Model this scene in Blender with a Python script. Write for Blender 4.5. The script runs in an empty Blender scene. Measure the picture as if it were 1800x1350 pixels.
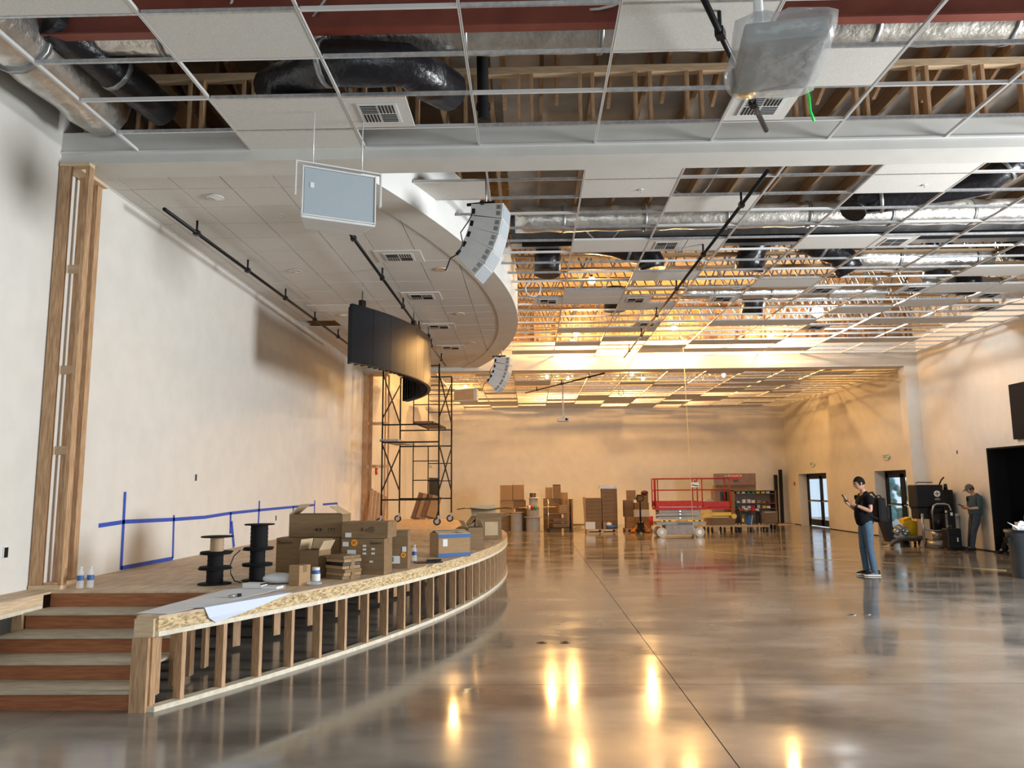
import bpy, bmesh, math, random
from mathutils import Vector, Matrix, Euler
R = math.radians
random.seed(7)
C = bpy.context.scene.collection
S = bpy.context.scene

# ------------------------------------------------------------------ camera, world, lights, exposure
H_CAM = 1.67
pit, yaw, rol = 0.13484, 0.022906, -0.00825
fw = Vector((-math.sin(yaw)*math.cos(pit), math.cos(yaw)*math.cos(pit), math.sin(pit)))
rt = Vector((math.cos(yaw), math.sin(yaw), 0)); up = rt.cross(fw)
rt2 = math.cos(rol)*rt + math.sin(rol)*up; up2 = -math.sin(rol)*rt + math.cos(rol)*up
cd = bpy.data.cameras.new('camera'); cam = bpy.data.objects.new('camera', cd); C.objects.link(cam)
M = Matrix((rt2, up2, -fw)).transposed().to_4x4(); M.translation = (0, 0, H_CAM)
cam.matrix_world = M
cd.sensor_fit = 'HORIZONTAL'; cd.sensor_width = 36; cd.lens = 1345/1800*36; cd.clip_start = 0.05; cd.clip_end = 200
S.camera = cam
w = bpy.data.worlds.new('sky'); S.world = w; w.use_nodes = True
w.node_tree.nodes['Background'].inputs[0].default_value = (0.75, 0.88, 1, 1)
w.node_tree.nodes['Background'].inputs[1].default_value = 0.8
S.view_settings.view_transform = 'Standard'; S.view_settings.look = 'None'
S.view_settings.gamma = 1; S.view_settings.use_curve_mapping = False
S.view_settings.exposure = 0.8
S.cycles.use_denoising = True
S.cycles.max_bounces = 7; S.cycles.diffuse_bounces = 4; S.cycles.glossy_bounces = 3
S.cycles.transmission_bounces = 4; S.cycles.sample_clamp_indirect = 6; S.cycles.caustics_reflective = False

def area(name, loc, target, sx, sy, power, col):
    l = bpy.data.lights.new(name, 'AREA'); l.shape = 'RECTANGLE'; l.size = sx; l.size_y = sy
    l.energy = power; l.color = col
    o = bpy.data.objects.new(name, l); C.objects.link(o); o.location = loc
    o.rotation_euler = (Vector(target)-Vector(loc)).to_track_quat('-Z', 'Y').to_euler()
    return o
def point(name, loc, power, col, r=0.05):
    l = bpy.data.lights.new(name, 'POINT'); l.energy = power; l.color = col; l.shadow_soft_size = r
    o = bpy.data.objects.new(name, l); C.objects.link(o); o.location = loc
    return o
# daylight through the glazed entrance behind the camera and the windows of the right wall
area('daylight_front_glazing', (2.5, -6.8, 2.1), (1.5, 10, 2.3), 11, 3.6, 200, (0.86, 0.94, 1))
area('daylight_side_window', (11.3, 6.5, 2.9), (-3, 8.5, 3.4), 3.0, 2.4, 1150, (0.93, 0.97, 1))
WARM = (1.0, 0.53, 0.165)
BULBS = [(1.33, 21.2, 5.95), (1.29, 22.3, 5.95), (3.95, 20.5, 5.95), (3.34, 21.9, 5.95), (4.46, 22.3, 5.9), (6.97, 21.8, 5.95), (1.33, 15.6, 5.95),
         (0.69, 29.2, 5.9), (1.51, 29.7, 5.9), (3.87, 28.7, 5.9), (4.48, 30.0, 5.9), (7.47, 29.3, 5.9), (-2.65, 31.5, 5.85), (-2.6, 26.2, 5.85)]

# ------------------------------------------------------------------ materials
def mat(name, c1, c2=None, scale=6, rough=0.6, metal=0, bump=0, bscale=None, stretch=(1, 1, 1), detail=4, emit=0, trans=0, alpha=1, ramp=(0.35, 0.65), spec=0.5, kind='noise', rvar=0):
    m = bpy.data.materials.new(name); m.use_nodes = True; nt = m.node_tree; n = nt.nodes; L = nt.links
    b = n['Principled BSDF']; b.inputs['Base Color'].default_value = (*c1, 1)
    b.inputs['Roughness'].default_value = rough; b.inputs['Metallic'].default_value = metal
    b.inputs['Specular IOR Level'].default_value = spec
    if trans: b.inputs['Transmission Weight'].default_value = trans
    if alpha < 1: b.inputs['Alpha'].default_value = alpha
    if emit: b.inputs['Emission Color'].default_value = (*c1, 1); b.inputs['Emission Strength'].default_value = emit
    if c2 is not None or bump:
        tc = n.new('ShaderNodeTexCoord'); mp = n.new('ShaderNodeMapping'); L.new(tc.outputs['Object'], mp.inputs['Vector'])
        mp.inputs['Scale'].default_value = stretch
        if kind == 'voronoi':
            t = n.new('ShaderNodeTexVoronoi'); t.inputs['Scale'].default_value = scale; out = t.outputs['Color']
        else:
            t = n.new('ShaderNodeTexNoise'); t.inputs['Scale'].default_value = scale; t.inputs['Detail'].default_value = detail; out = t.outputs['Fac']
        L.new(mp.outputs['Vector'], t.inputs['Vector'])
        if c2 is not None:
            r = n.new('ShaderNodeValToRGB'); L.new(out, r.inputs['Fac'])
            r.color_ramp.elements[0].position = ramp[0]; r.color_ramp.elements[1].position = ramp[1]
            r.color_ramp.elements[0].color = (*c1, 1); r.color_ramp.elements[1].color = (*c2, 1)
            L.new(r.outputs['Color'], b.inputs['Base Color'])
            if rvar:
                mr = n.new('ShaderNodeMapRange'); L.new(out, mr.inputs['Value']); mr.inputs['From Min'].default_value = .3; mr.inputs['From Max'].default_value = .7
                mr.inputs['To Min'].default_value = rough; mr.inputs['To Max'].default_value = rough+rvar; L.new(mr.outputs['Result'], b.inputs['Roughness'])
        if bump:
            t2 = n.new('ShaderNodeTexNoise'); t2.inputs['Scale'].default_value = bscale or scale; t2.inputs['Detail'].default_value = detail
            L.new(mp.outputs['Vector'], t2.inputs['Vector'])
            bp = n.new('ShaderNodeBump'); bp.inputs['Strength'].default_value = bump; bp.inputs['Distance'].default_value = 0.02
            L.new(t2.outputs['Fac'], bp.inputs['Height']); L.new(bp.outputs['Normal'], b.inputs['Normal'])
    return m
WALL = mat('painted_drywall', (.70, .68, .63), (.74, .72, .67), 3, .55, bump=.08, bscale=90)
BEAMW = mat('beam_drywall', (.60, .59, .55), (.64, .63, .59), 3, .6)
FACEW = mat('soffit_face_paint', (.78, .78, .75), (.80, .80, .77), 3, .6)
TILE = mat('acoustic_tile', (.60, .58, .54), (.66, .64, .60), 60, .9, bump=.15, bscale=120)
TEE = mat('white_tee_metal', (.72, .72, .71), None, rough=.35, metal=.2)
TEED = mat('galvanised_tee', (.45, .47, .49), (.6, .62, .64), 20, .35, .7)
FLOOR = mat('polished_concrete', (.15, .137, .122), (.31, .285, .25), 1.1, .06, bump=.03, bscale=2.5, detail=9, rvar=.13, spec=.7, stretch=(.7, 1.2, 1))
JOINT = mat('joint_filler', (.012, .011, .01), None, rough=.9, spec=.1)
def woodm(name, a, b, st=(1, 1, 8)): return mat(name, a, b, 5, .65, stretch=st, detail=6, bump=.1)
STUD = woodm('fir_stud', (.36, .20, .10), (.56, .36, .20), (14, 14, 1.2))
STUDX = woodm('fir_board_x', (.58, .42, .26), (.74, .57, .38), (1.2, 14, 14))
STUDY = woodm('fir_board_y', (.58, .42, .26), (.74, .57, .38), (14, 1.2, 14))
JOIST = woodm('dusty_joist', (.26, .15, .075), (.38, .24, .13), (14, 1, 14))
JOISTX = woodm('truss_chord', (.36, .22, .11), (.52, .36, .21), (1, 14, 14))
RISER = woodm('red_fir_riser', (.26, .085, .03), (.36, .14, .055), (1, 14, 14))
TREAD = mat('dusty_plywood_tread', (.40, .34, .25), (.54, .47, .36), 6, .7, stretch=(1, 5, 5), detail=6)
PLY = mat('stage_plywood', (.48, .35, .23), (.66, .50, .34), 3, .6, stretch=(5, 1, 1), detail=7, bump=.05)
OSB = mat('osb_fascia', (.22, .13, .05), (.74, .56, .31), 30, .7, stretch=(1, 1, 2.6), detail=2, kind='voronoi', bump=.5, bscale=30, ramp=(.0, .75))
PLYEDGE = mat('plywood_edge', (.66, .58, .44), (.78, .72, .58), 20, .7)
REDBEAM = mat('red_primed_steel', (.20, .045, .03), (.27, .07, .045), 3, .5)
FOIL = mat('foil_jacket', (.62, .60, .56), (.82, .80, .76), 6, .3, .85, bump=.9, bscale=9)
DECK = mat('foil_faced_deck', (.42, .40, .37), (.58, .56, .52), 2.5, .42, .45, bump=.8, bscale=4)
DECKW = mat('osb_roof_sheathing', (.34, .22, .12), (.50, .37, .23), 9, .8)
BLACKP = mat('black_poly', (.012, .012, .016), None, rough=.28, bump=.6, bscale=14)
BLACK = mat('black_paint', (.009, .009, .010), None, rough=.4, spec=.25)
BLACKM = mat('matte_black', (.01, .01, .011), None, rough=.8, spec=.2)
DARKROOM = mat('room_shade_colour', (.02, .02, .022), None, rough=.9, spec=.1)  # near-black wall colour stands in for the room's lack of light
SCREEN = mat('led_panel_face', (.010, .011, .014), (.013, .014, .017), 40, .33, spec=.16)
STEEL = mat('grey_steel', (.30, .31, .32), (.4, .41, .42), 8, .35, .7)
CHROME = mat('zinc_plated', (.65, .66, .68), None, rough=.2, metal=1)
SPKW = mat('white_speaker_paint', (.66, .67, .66), (.70, .71, .70), 9, .5)
GRILLE = mat('perforated_grille', (.36, .41, .45), (.44, .50, .54), 260, .45, .2)
CARD = mat('brown_cardboard', (.20, .125, .06), (.25, .155, .075), 5, .8, stretch=(1, 1, 6))
CARDO = mat('tan_cardboard', (.33, .20, .095), (.39, .245, .12), 5, .8, stretch=(1, 1, 6))
CARDL = mat('light_cardboard', (.50, .37, .22), (.56, .42, .26), 5, .8)
TAPE = mat('clear_packing_tape', (.24, .15, .07), None, rough=.2)
PAPER = mat('white_paper', (.72, .74, .77), (.78, .80, .83), 4, .7)
LABEL = mat('label_white', (.75, .75, .73), None, rough=.6)
INK = mat('print_ink', (.03, .025, .02), None, rough=.7)
ORANGE = mat('orange_sticker', (.95, .36, .02), None, rough=.5)
BLUET = mat('blue_tape', (.015, .07, .44), (.02, .09, .5), 20, .6)
BLUEB = mat('blue_print', (.03, .12, .34), None, rough=.5)
RED = mat('red_lift_paint', (.40, .02, .012), (.50, .035, .022), 12, .55, spec=.3)
GREYP = mat('lift_grey_paint', (.28, .28, .27), (.36, .36, .35), 7, .45)
YEL = mat('yellow_plastic', (.85, .55, .02), None, rough=.4)
TYRE = mat('offwhite_tyre', (.62, .58, .50), None, rough=.6)
RUBBER = mat('black_rubber', (.02, .02, .02), None, rough=.7)
BROWNP = mat('brown_enamel', (.16, .085, .04), (.2, .11, .055), 6, .45)
WOODP = woodm('pallet_wood', (.42, .29, .17), (.58, .43, .27), (2, 12, 12))
WRAP = mat('stretch_wrap', (.55, .57, .57), None, rough=.15, alpha=.4, bump=1, bscale=7)
CLEAR = mat('clear_plastic', (.85, .9, .93), None, rough=.08, alpha=.35)
GLASS = mat('door_glass', (.75, .85, .92), None, rough=.03, trans=1)
GREY = mat('grey_bin_plastic', (.055, .075, .095), (.07, .09, .11), 4, .45)
BULBM = mat('glowing_bulb', (1, .72, .35), None, emit=70)
LEDM = mat('glowing_work_light', (.85, .93, 1), None, emit=80)
SIGNG = mat('exit_sign_green', (.02, .30, .08), None, rough=.5)
SIGNW = mat('exit_sign_case', (.75, .74, .70), None, rough=.4)
SKIN = mat('skin', (.52, .29, .20), None, rough=.5)
HAIR = mat('dark_hair', (.012, .009, .007), None, rough=.85, spec=.15)
JEANS = mat('blue_jeans', (.055, .10, .16), (.08, .14, .21), 25, .85)
JEANSD = mat('dark_jeans', (.022, .032, .055), (.04, .055, .085), 20, .85)
TEEB = mat('black_cotton', (.010, .010, .012), None, rough=.9, spec=.1)
TEAL = mat('dark_teal_knit', (.03, .06, .075), (.04, .075, .09), 30, .85)
GREENC = mat('green_tape', (.02, .75, .08), None, rough=.4)
YCORD = mat('yellow_cord', (.72, .56, .26), None, rough=.5)
COPPER = mat('tan_cable', (.42, .28, .16), None, rough=.6)
LEAF = mat('outdoor_foliage', (.05, .22, .10), (.35, .62, .75), 4, .8)

# ------------------------------------------------------------------ mesh builder
class MB:
    def __init__(s): s.v = []; s.f = []; s.sm = []
    def add(s, vs, fs, smooth=False):
        o = len(s.v); s.v += [Vector(v) for v in vs]
        for f in fs: s.f.append([i+o for i in f]); s.sm.append(smooth)
        return s
    def box(s, c, d, rz=0, rx=0, ry=0):
        q = Euler((rx, ry, rz)).to_matrix(); hx, hy, hz = d[0]/2, d[1]/2, d[2]/2; c = Vector(c)
        vs = [c+q @ Vector((x*hx, y*hy, z*hz)) for x in (-1, 1) for y in (-1, 1) for z in (-1, 1)]
        return s.add(vs, [(0, 1, 3, 2), (4, 6, 7, 5), (0, 4, 5, 1), (2, 3, 7, 6), (0, 2, 6, 4), (1, 5, 7, 3)])
    def bb(s, a, b): return s.box([(a[i]+b[i])/2 for i in range(3)], [abs(b[i]-a[i]) for i in range(3)])
    def bar(s, a, b, wx, wz):
        a = Vector(a); b = Vector(b); d = b-a; q = d.to_track_quat('X', 'Z').to_matrix(); c = (a+b)/2; L = d.length
        vs = [c+q @ Vector((x*L/2, y*wx/2, z*wz/2)) for x in (-1, 1) for y in (-1, 1) for z in (-1, 1)]
        return s.add(vs, [(0, 1, 3, 2), (4, 6, 7, 5), (0, 4, 5, 1), (2, 3, 7, 6), (0, 2, 6, 4), (1, 5, 7, 3)])
    def cyl(s, a, b, r, r2=None, n=12, caps=True):
        a = Vector(a); b = Vector(b); r2 = r if r2 is None else r2
        q = (b-a).to_track_quat('Z', 'Y').to_matrix(); vs = []
        for p, rr in ((a, r), (b, r2)):
            for i in range(n): t = 2*math.pi*i/n; vs.append(p+q @ Vector((math.cos(t)*rr, math.sin(t)*rr, 0)))
        s.add(vs, [(i, (i+1) % n, n+(i+1) % n, n+i) for i in range(n)], True)
        if caps: s.add(vs, [tuple(range(n))[::-1], tuple(range(n, 2*n))])
        return s
    def tube(s, pts, r, n=8, closed=False):
        pts = [Vector(p) for p in pts]; m = len(pts); vs = []; rs = r if isinstance(r, (list, tuple)) else [r]*m
        for k, p in enumerate(pts):
            if closed: d = pts[(k+1) % m]-pts[k-1]
            else: d = pts[min(k+1, m-1)]-pts[max(k-1, 0)]
            q = d.to_track_quat('Z', 'Y').to_matrix()
            for i in range(n): t = 2*math.pi*i/n; vs.append(p+q @ Vector((math.cos(t)*rs[k], math.sin(t)*rs[k], 0)))
        fs = [(k*n+i, k*n+(i+1) % n, ((k+1) % m)*n+(i+1) % n, ((k+1) % m)*n+i) for k in range(m if closed else m-1) for i in range(n)]
        s.add(vs, fs, True)
        if not closed: s.add(vs, [tuple(range(n))[::-1], tuple(range((m-1)*n, m*n))])
        return s
    def lathe(s, prof, c=(0, 0, 0), n=24):
        c = Vector(c); vs = []
        for r, z in prof:
            for i in range(n): t = 2*math.pi*i/n; vs.append(c+Vector((math.cos(t)*r, math.sin(t)*r, z)))
        fs = [(k*n+i, k*n+(i+1) % n, (k+1)*n+(i+1) % n, (k+1)*n+i) for k in range(len(prof)-1) for i in range(n)]
        return s.add(vs, fs, True)
    def prism(s, poly, z0, z1):
        n = len(poly); vs = [(p[0], p[1], z0) for p in poly]+[(p[0], p[1], z1) for p in poly]
        return s.add(vs, [tuple(range(n))[::-1], tuple(range(n, 2*n))]+[(i, (i+1) % n, n+(i+1) % n, n+i) for i in range(n)])
    def sphere(s, c, r, n=12, m=8, sc=(1, 1, 1)):
        c = Vector(c); vs = []
        for j in range(m+1):
            for i in range(n):
                a = math.pi*j/m; t = 2*math.pi*i/n
                vs.append(c+Vector((math.sin(a)*math.cos(t)*r*sc[0], math.sin(a)*math.sin(t)*r*sc[1], math.cos(a)*r*sc[2])))
        return s.add(vs, [(j*n+i, (j+1)*n+i, (j+1)*n+(i+1) % n, j*n+(i+1) % n) for j in range(m) for i in range(n)], True)
    def mesh(s, name, m, inv=None):
        me = bpy.data.meshes.new(name); vs = [inv @ v for v in s.v] if inv else s.v
        me.from_pydata([tuple(v) for v in vs], [], s.f); me.polygons.foreach_set('use_smooth', s.sm)
        if m: me.materials.append(m)
        bm = bmesh.new(); bm.from_mesh(me); bmesh.ops.remove_doubles(bm, verts=bm.verts, dist=1e-6); bmesh.ops.recalc_face_normals(bm, faces=bm.faces); bm.to_mesh(me); bm.free()
        return me
    def build(s, name, m, parent=None, world=False, bevel=0, **kw):
        inv = None
        if world and parent: inv = mw(parent).inverted()
        o = bpy.data.objects.new(name, s.mesh(name, m, inv)); C.objects.link(o); o.parent = parent
        if bevel:
            b = o.modifiers.new('b', 'BEVEL'); b.width = bevel; b.segments = 2; b.limit_method = 'ANGLE'
        for k, v in kw.items(): o[k] = v
        return o
def mw(o):
    m = Matrix.LocRotScale(o.location, o.rotation_euler, o.scale)
    return mw(o.parent) @ m if o.parent else m
def inst(o, loc=(0, 0, 0), rot=(0, 0, 0), parent=None, name=None, scale=(1, 1, 1)):
    c = bpy.data.objects.new(name or o.name.split('.')[0], o.data); C.objects.link(c); c.parent = parent; c.location = loc; c.rotation_euler = rot; c.scale = scale
    return c
def minst(me, name, loc, rot, parent, scale=(1, 1, 1)):
    c = bpy.data.objects.new(name, me); C.objects.link(c); c.parent = parent; c.location = loc; c.rotation_euler = rot; c.scale = scale
    return c
def thing(name, label, cat, loc=(0, 0, 0), rz=0, group=None, rx=0, ry=0):
    o = bpy.data.objects.new(name, None); C.objects.link(o); o.location = loc; o.rotation_euler = (rx, ry, rz); o.empty_display_size = .1
    o['label'] = label; o['category'] = cat
    if group: o['group'] = group
    return o
def tag(o, label, cat, group=None, kind=None):
    o['label'] = label; o['category'] = cat
    if group: o['group'] = group
    if kind: o['kind'] = kind
    return o
def struct(name, label=None):
    o = bpy.data.objects.new(name, None); C.objects.link(o); o['kind'] = 'structure'; o.empty_display_size = .1
    if label: o['label'] = label; o['category'] = name.split('_')[0]
    return o
def smesh(name, mb, m, label=None):
    o = mb.build(name, m); o['kind'] = 'structure'
    if label: o['label'] = label; o['category'] = name.split('_')[0]
    return o
def dup(root, loc, rz, label, group=None):
    r = root.copy(); C.objects.link(r); r.location = loc; r.rotation_euler = (root.rotation_euler[0], root.rotation_euler[1], rz); r['label'] = label
    if group: r['group'] = group
    for ch in list(root.children):
        c = ch.copy(); C.objects.link(c); c.parent = r
        for g in list(ch.children):
            d = g.copy(); C.objects.link(d); d.parent = c
    return r
def text(body, size, loc, rot, m, parent, ext=.001, sx=1):
    cu = bpy.data.curves.new('lettering', 'FONT'); cu.body = body; cu.size = size; cu.extrude = ext; cu.align_x = 'CENTER'; cu.align_y = 'CENTER'
    to = bpy.data.objects.new('tmp', cu); C.objects.link(to); bpy.context.view_layer.update(); me = bpy.data.meshes.new_from_object(to.evaluated_get(bpy.context.evaluated_depsgraph_get())); bpy.data.objects.remove(to); me.materials.clear(); me.materials.append(m)
    o = bpy.data.objects.new('lettering', me); C.objects.link(o); o.parent = parent; o.location = loc; o.rotation_euler = rot; o.scale = (sx, 1, 1)
    return o
def clip(poly, conv):
    """convex clip of poly by ccw convex polygon conv"""
    out = list(poly)
    for i in range(len(conv)):
        a = conv[i]; b = conv[(i+1) % len(conv)]; inp = out; out = []
        if not inp: break
        side = lambda p: (b[0]-a[0])*(p[1]-a[1])-(b[1]-a[1])*(p[0]-a[0])
        for k in range(len(inp)):
            p = inp[k]; q = inp[(k+1) % len(inp)]; sp, sq = side(p), side(q)
            if sp >= 0: out.append(p)
            if (sp >= 0) != (sq >= 0):
                t = sp/(sp-sq); out.append((p[0]+t*(q[0]-p[0]), p[1]+t*(q[1]-p[1])))
    res = []
    for p in out:
        if not res or abs(p[0]-res[-1][0])+abs(p[1]-res[-1][1]) > 1e-4: res.append(p)
    if len(res) > 2 and abs(res[0][0]-res[-1][0])+abs(res[0][1]-res[-1][1]) < 1e-4: res.pop()
    if len(res) < 3: return None
    ar = abs(sum(res[i][0]*res[(i+1) % len(res)][1]-res[(i+1) % len(res)][0]*res[i][1] for i in range(len(res)))/2)
    return res if ar > .01 else None
def arc(cx, cy, r, y0, y1, n):
    return [(cx+math.sqrt(r*r-(y-cy)**2), y) for y in [y0+(y1-y0)*i/n for i in range(n+1)]]

XL, XR, YB = -5.0, 11.48, 34.9
ZN, ZM, ZB, ZD = 5.26, 5.55, 5.15, 7.4     # near/far/stage ceiling, main ceiling, beam underside, roof deck
Y1a, Y1b, Y2a, Y2b = 7.70, 8.09, 22.65, 23.05
ZS = .71

# ------------------------------------------------------------------ room shell
fl = struct('floor', 'polished grey concrete floor with sawn control joints')
MB().bb((XL-.3, -8, -.3), (XR+.6, YB+.3, -.012)).build('joint_bed', JOINT, fl)
xs = [XL-.1, 1.23-4.87, 1.23, 6.1, 10.97, XR+.6]; ys = [-8, -2.8, 2.01, 6.83, 11.65, 16.47, 21.3, 26.1, 30.9, YB+.1]
for i in range(len(xs)-1):
    for j in range(len(ys)-1):
        MB().bb((xs[i]+.004, ys[j]+.004, -.012), (xs[i+1]-.004, ys[j+1]-.004, 0)).build('slab', FLOOR, fl)
wl = smesh('wall_left', MB().bb((XL-.15, -8, 0), (XL, 31.0, ZD)), WALL, 'long white wall beside the stage')
smesh('wall_corner', MB().prism([(XL, 30.9), (-3.92, 34.95), (-4.3, 35.1), (XL-.15, 31.2)], 0, ZD), WALL, 'angled end wall behind the scaffold')
smesh('wall_back', MB().bb((-4.2, YB, 0), (XR+.2, YB+.15, ZD)), WALL, 'back wall of the hall')
# right wall with its openings
wr = struct('wall_right', 'right wall of the hall')
OPEN = [(30.2, 33.3, 2.15), (23.7, 26.0, 2.12), (15.6, 19.6, 2.56)]
ycur = YB; m = MB()
for a, b, h in OPEN:
    m.bb((XR, b, 0), (XR+.45, ycur, ZD)); m.bb((XR, a, h), (XR+.45, b, ZD)); ycur = a
m.bb((XR, 8.2, 0), (XR+.45, ycur, ZD)); m.bb((XR, 4.9, 3.7), (XR+.45, 8.2, ZD)); m.bb((XR, 4.9, 0), (XR+.45, 8.2, 1.1)); m.bb((XR, -8, 0), (XR+.45, 4.9, ZD))
m.build('plaster', WALL, wr)
smesh('wall_front', MB().bb((XL, -8.1, 0), (-3.4, -8, ZD)).bb((8.4, -8.1, 0), (XR, -8, ZD)).bb((-3.4, -8.1, 4.1), (8.4, -8, ZD)), WALL, 'entrance wall behind the viewer')
dk = struct('ceiling_deck', 'roof deck over the hall')
MB().bb((XL-.15, -8, ZD), (XR+.45, 13.6, ZD+.1)).build('foil_deck', DECK, dk)
MB().bb((XL-.15, 13.6, ZD), (XR+.45, YB+.15, ZD+.1)).build('sheathing', DECKW, dk)
# beams and pilaster
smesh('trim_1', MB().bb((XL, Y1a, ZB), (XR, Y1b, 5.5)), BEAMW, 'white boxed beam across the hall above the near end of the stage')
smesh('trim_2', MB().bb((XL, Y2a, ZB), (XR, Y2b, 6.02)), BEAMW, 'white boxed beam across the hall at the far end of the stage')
smesh('trim_3', MB().bb((11.1, Y2a, 0), (XR, Y2b, ZB)), WALL, 'white pilaster under the far beam at the right wall')
smesh('baseboard_left', MB().bb((XL, -8, 0), (XL+.012, 7.4, .1)), JOINT)
m = MB(); ycur = YB
for a, b, h in OPEN: m.bb((XR-.008, b, 0), (XR, ycur, .025)); ycur = a
m.bb((XR-.008, -8, 0), (XR, ycur, .025)).build('baseboard_right', BLACKM, None, kind='structure')
# cripple framing above both beams
def cripples(y, z0, xa, xb, par, step=.61, hh=.95):
    MB().bb((xa, y-.045, z0), (xb, y+.045, z0+.04)).build('sole_plate', STUDX, par)
    MB().bb((xa, y-.045, z0+hh), (xb, y+.045, z0+hh+.08)).build('header', STUDX, par)
    me = MB().box((0, 0, (hh-.04)/2), (.04, .09, hh-.04)).mesh('stud', STUD); x = xa+.1
    while x < xb:
        minst(me, 'stud', (x, y, z0+.04), (0, 0, 0), par); minst(me, 'stud', (x+.1+.06*random.random(), y, z0+.04), (0, 0, 0), par); x += step+random.uniform(-.06, .06)
f1 = struct('trim_4', 'wood cripple wall standing on the near beam'); cripples(7.82, 5.5, -4.9, XR, f1, .61, .62)
RF = MB().bar((0, 0, 0), (0, 2.6, -1.0), .04, .2).mesh('rafter', STUD)
for i in range(26): minst(RF, 'rafter', (-4.6+.62*i, 6.0+.1*(i % 2), 7.25), (0, 0, 0), f1)
f2 = struct('trim_5', 'wood cripple wall standing on the far beam'); cripples(22.8, 6.02, -4.9, XR, f2)
MB().bb((XL, 22.93, 6.02), (XR, 22.95, ZD)).build('sheathing', DECKW, f2)

# ------------------------------------------------------------------ suspended ceilings
X0 = -.5; DX = 1.2192; DY = .6096
def tee_mesh(L, m, along='x'):
    mb = MB(); mb.box((0, 0, .001), (L, .024, .002)); mb.box((0, 0, .02), (L, .004, .038)); return mb.mesh('tee', m)
TX = tee_mesh(DX-.026, TEED); TXW = tee_mesh(DX-.026, TEE)
TL = MB().box((0, 0, 0), (DX-.012, DY-.012, .016)).mesh('tile', TILE)
TH = MB().box((0, 0, 0), (DX/2-.014, DY-.012, .016)).mesh('tile', TILE)
def vent(par, x, y, z):
    """half tile with a four-way curved-blade diffuser"""
    v = minst(TH, 'ceiling_tile', (x, y, z+.01), (0, 0, 0), par)
    f = MB().box((0, 0, -.002), (.38, .38, .008)).build('air_diffuser', SPKW, v); f.location = (0, 0, -.012)
    k = MB()
    for q in range(4):
        ox, oy = ((-.085, -.085), (.085, -.085), (.085, .085), (-.085, .085))[q]
        for i in range(5):
            t = -.064+.032*i
            k.box((ox+(t if q % 2 else 0), oy+(0 if q % 2 else t), -.008), (.012 if q % 2 else .15, .15 if q % 2 else .012, .006))
    k.build('slot', BLACKM, v).location = (0, 0, -.012)
    return v
def grid(name, label, z, ya, yb, ylines, kcols, xmin, xmax, tiles, halves, vents, skip=(), teey=None, dy=DY):
    g = struct(name, label)
    for k in range(kcols[0], kcols[1]+1):
        x = X0+DX*k
        if xmin < x < xmax:
            mb = MB(); a = teey(x) if teey else ya
            mb.bb((x-.012, a, z), (x+.012, yb, z+.002)); mb.bb((x-.002, a, z), (x+.002, yb, z+.04)); mb.build('main_runner', TEE, g)
    for j, y in enumerate(ylines):
        for k in range(kcols[0], kcols[1]):
            x = X0+DX*(k+.5)
            if xmin < x-DX/2+.3 and x+DX/2-.3 < xmax and (k, j) not in skip:
                xa = max(x-DX/2+.013, xmin); xb = min(x+DX/2-.013, xmax)
                if teey and teey(x) > y: continue
                minst(TX if (k+j) % 3 else TXW, 'cross_tee', ((xa+xb)/2, y, z), (0, 0, 0), g, ((xb-xa)/(DX-.026), 1, 1))
    def cell(k, j): return X0+DX*(k+.5), ylines[0]+dy*(j+.5)
    for k, j in tiles:
        x, y = cell(k, j); minst(TL, 'ceiling_tile', (x, y, z+.012), (0, 0, 0), g, (1, dy/DY, 1))
    for k, j, h in halves:
        x, y = cell(k, j); minst(TH, 'ceiling_tile', (x+(-DX/4 if h == 0 else DX/4), y, z+.012), (0, 0, 0), g)
    for k, j, h in vents:
        x, y = cell(k, j); vent(g, x+(-DX/4 if h == 0 else DX/4), y, z+.002)
    return g
yn = [7.25-.643*(10-i) for i in range(11)]       # rows ... 7.226
# near rows: j index: cell j spans yn[j]..yn[j+1]; last cell 9: 6.62-7.23; row 10 is the strip against the beam
nt = [(-2, 9), (-2, 7), (1, 7), (2, 8), (1, 6), (-3, 6), (-2, 5), (0, 5), (-1, 4), (2, 5), (3, 6), (5, 8), (-4, 6), (1, 3), (3, 4), (4, 5), (-2, 3), (5, 4), (6, 7)]
g1 = grid('ceiling_near', 'white suspended ceiling grid nearest the viewer with many tiles missing', ZN, .82, Y1a, yn, (-4, 10), XL, XR, nt, [(-1, 9, 0)][:0], [(-1, 9, 0), (2, 9, 0)], dy=.643)
me_s = MB().box((0, 0, 0), (DX-.012, .46, .016)).mesh('tile', TILE); minst(me_s, 'ceiling_tile', (X0+DX*-1.5, 7.464, ZN+.012), (0, 0, 0), g1)
for (xa, xb) in ((XL, XR),): MB().bb((xa, Y1a-.02, ZN), (xb, Y1a, ZN+.02)).build('wall_angle', TEE, g1)
# main hall ceiling
ym = [8.72+DY*i for i in range(23)]
mt = [(1, 0), (4, 0), (-1, 1), (1, 1), (4, 1), (2, 2), (1, 5), (4, 5), (2, 8), (1, 10), (1, 11), (4, 9), (7, 10), (8, 10), (2, 12), (1, 16), (2, 16), (4, 15), (5, 15), (7, 15), (4, 19), (5, 19), (7, 19), (8, 19), (1, 19), (1, 21), (3, 20), (7, 8), (8, 7), (6, 21), (5, 21), (3, 21), (6, 13), (8, 15), (8, 4), (0, 21), (4, 22-1), (7, 12), (2, 18)]
mv = [(2, 5, 0), (5, 5, 0), (0, 11, 1), (2, 11, 0), (3, 11, 1), (5, 10, 0), (6, 10, 1), (8, 11, 0), (2, 15, 1), (6, 16, 0), (8, 13, 1)]
mh = [(2, 5, 1), (3, 1, 0)][:1]
OC = (-.23-18, 15.9, 18.0)     # outer soffit curve
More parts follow.
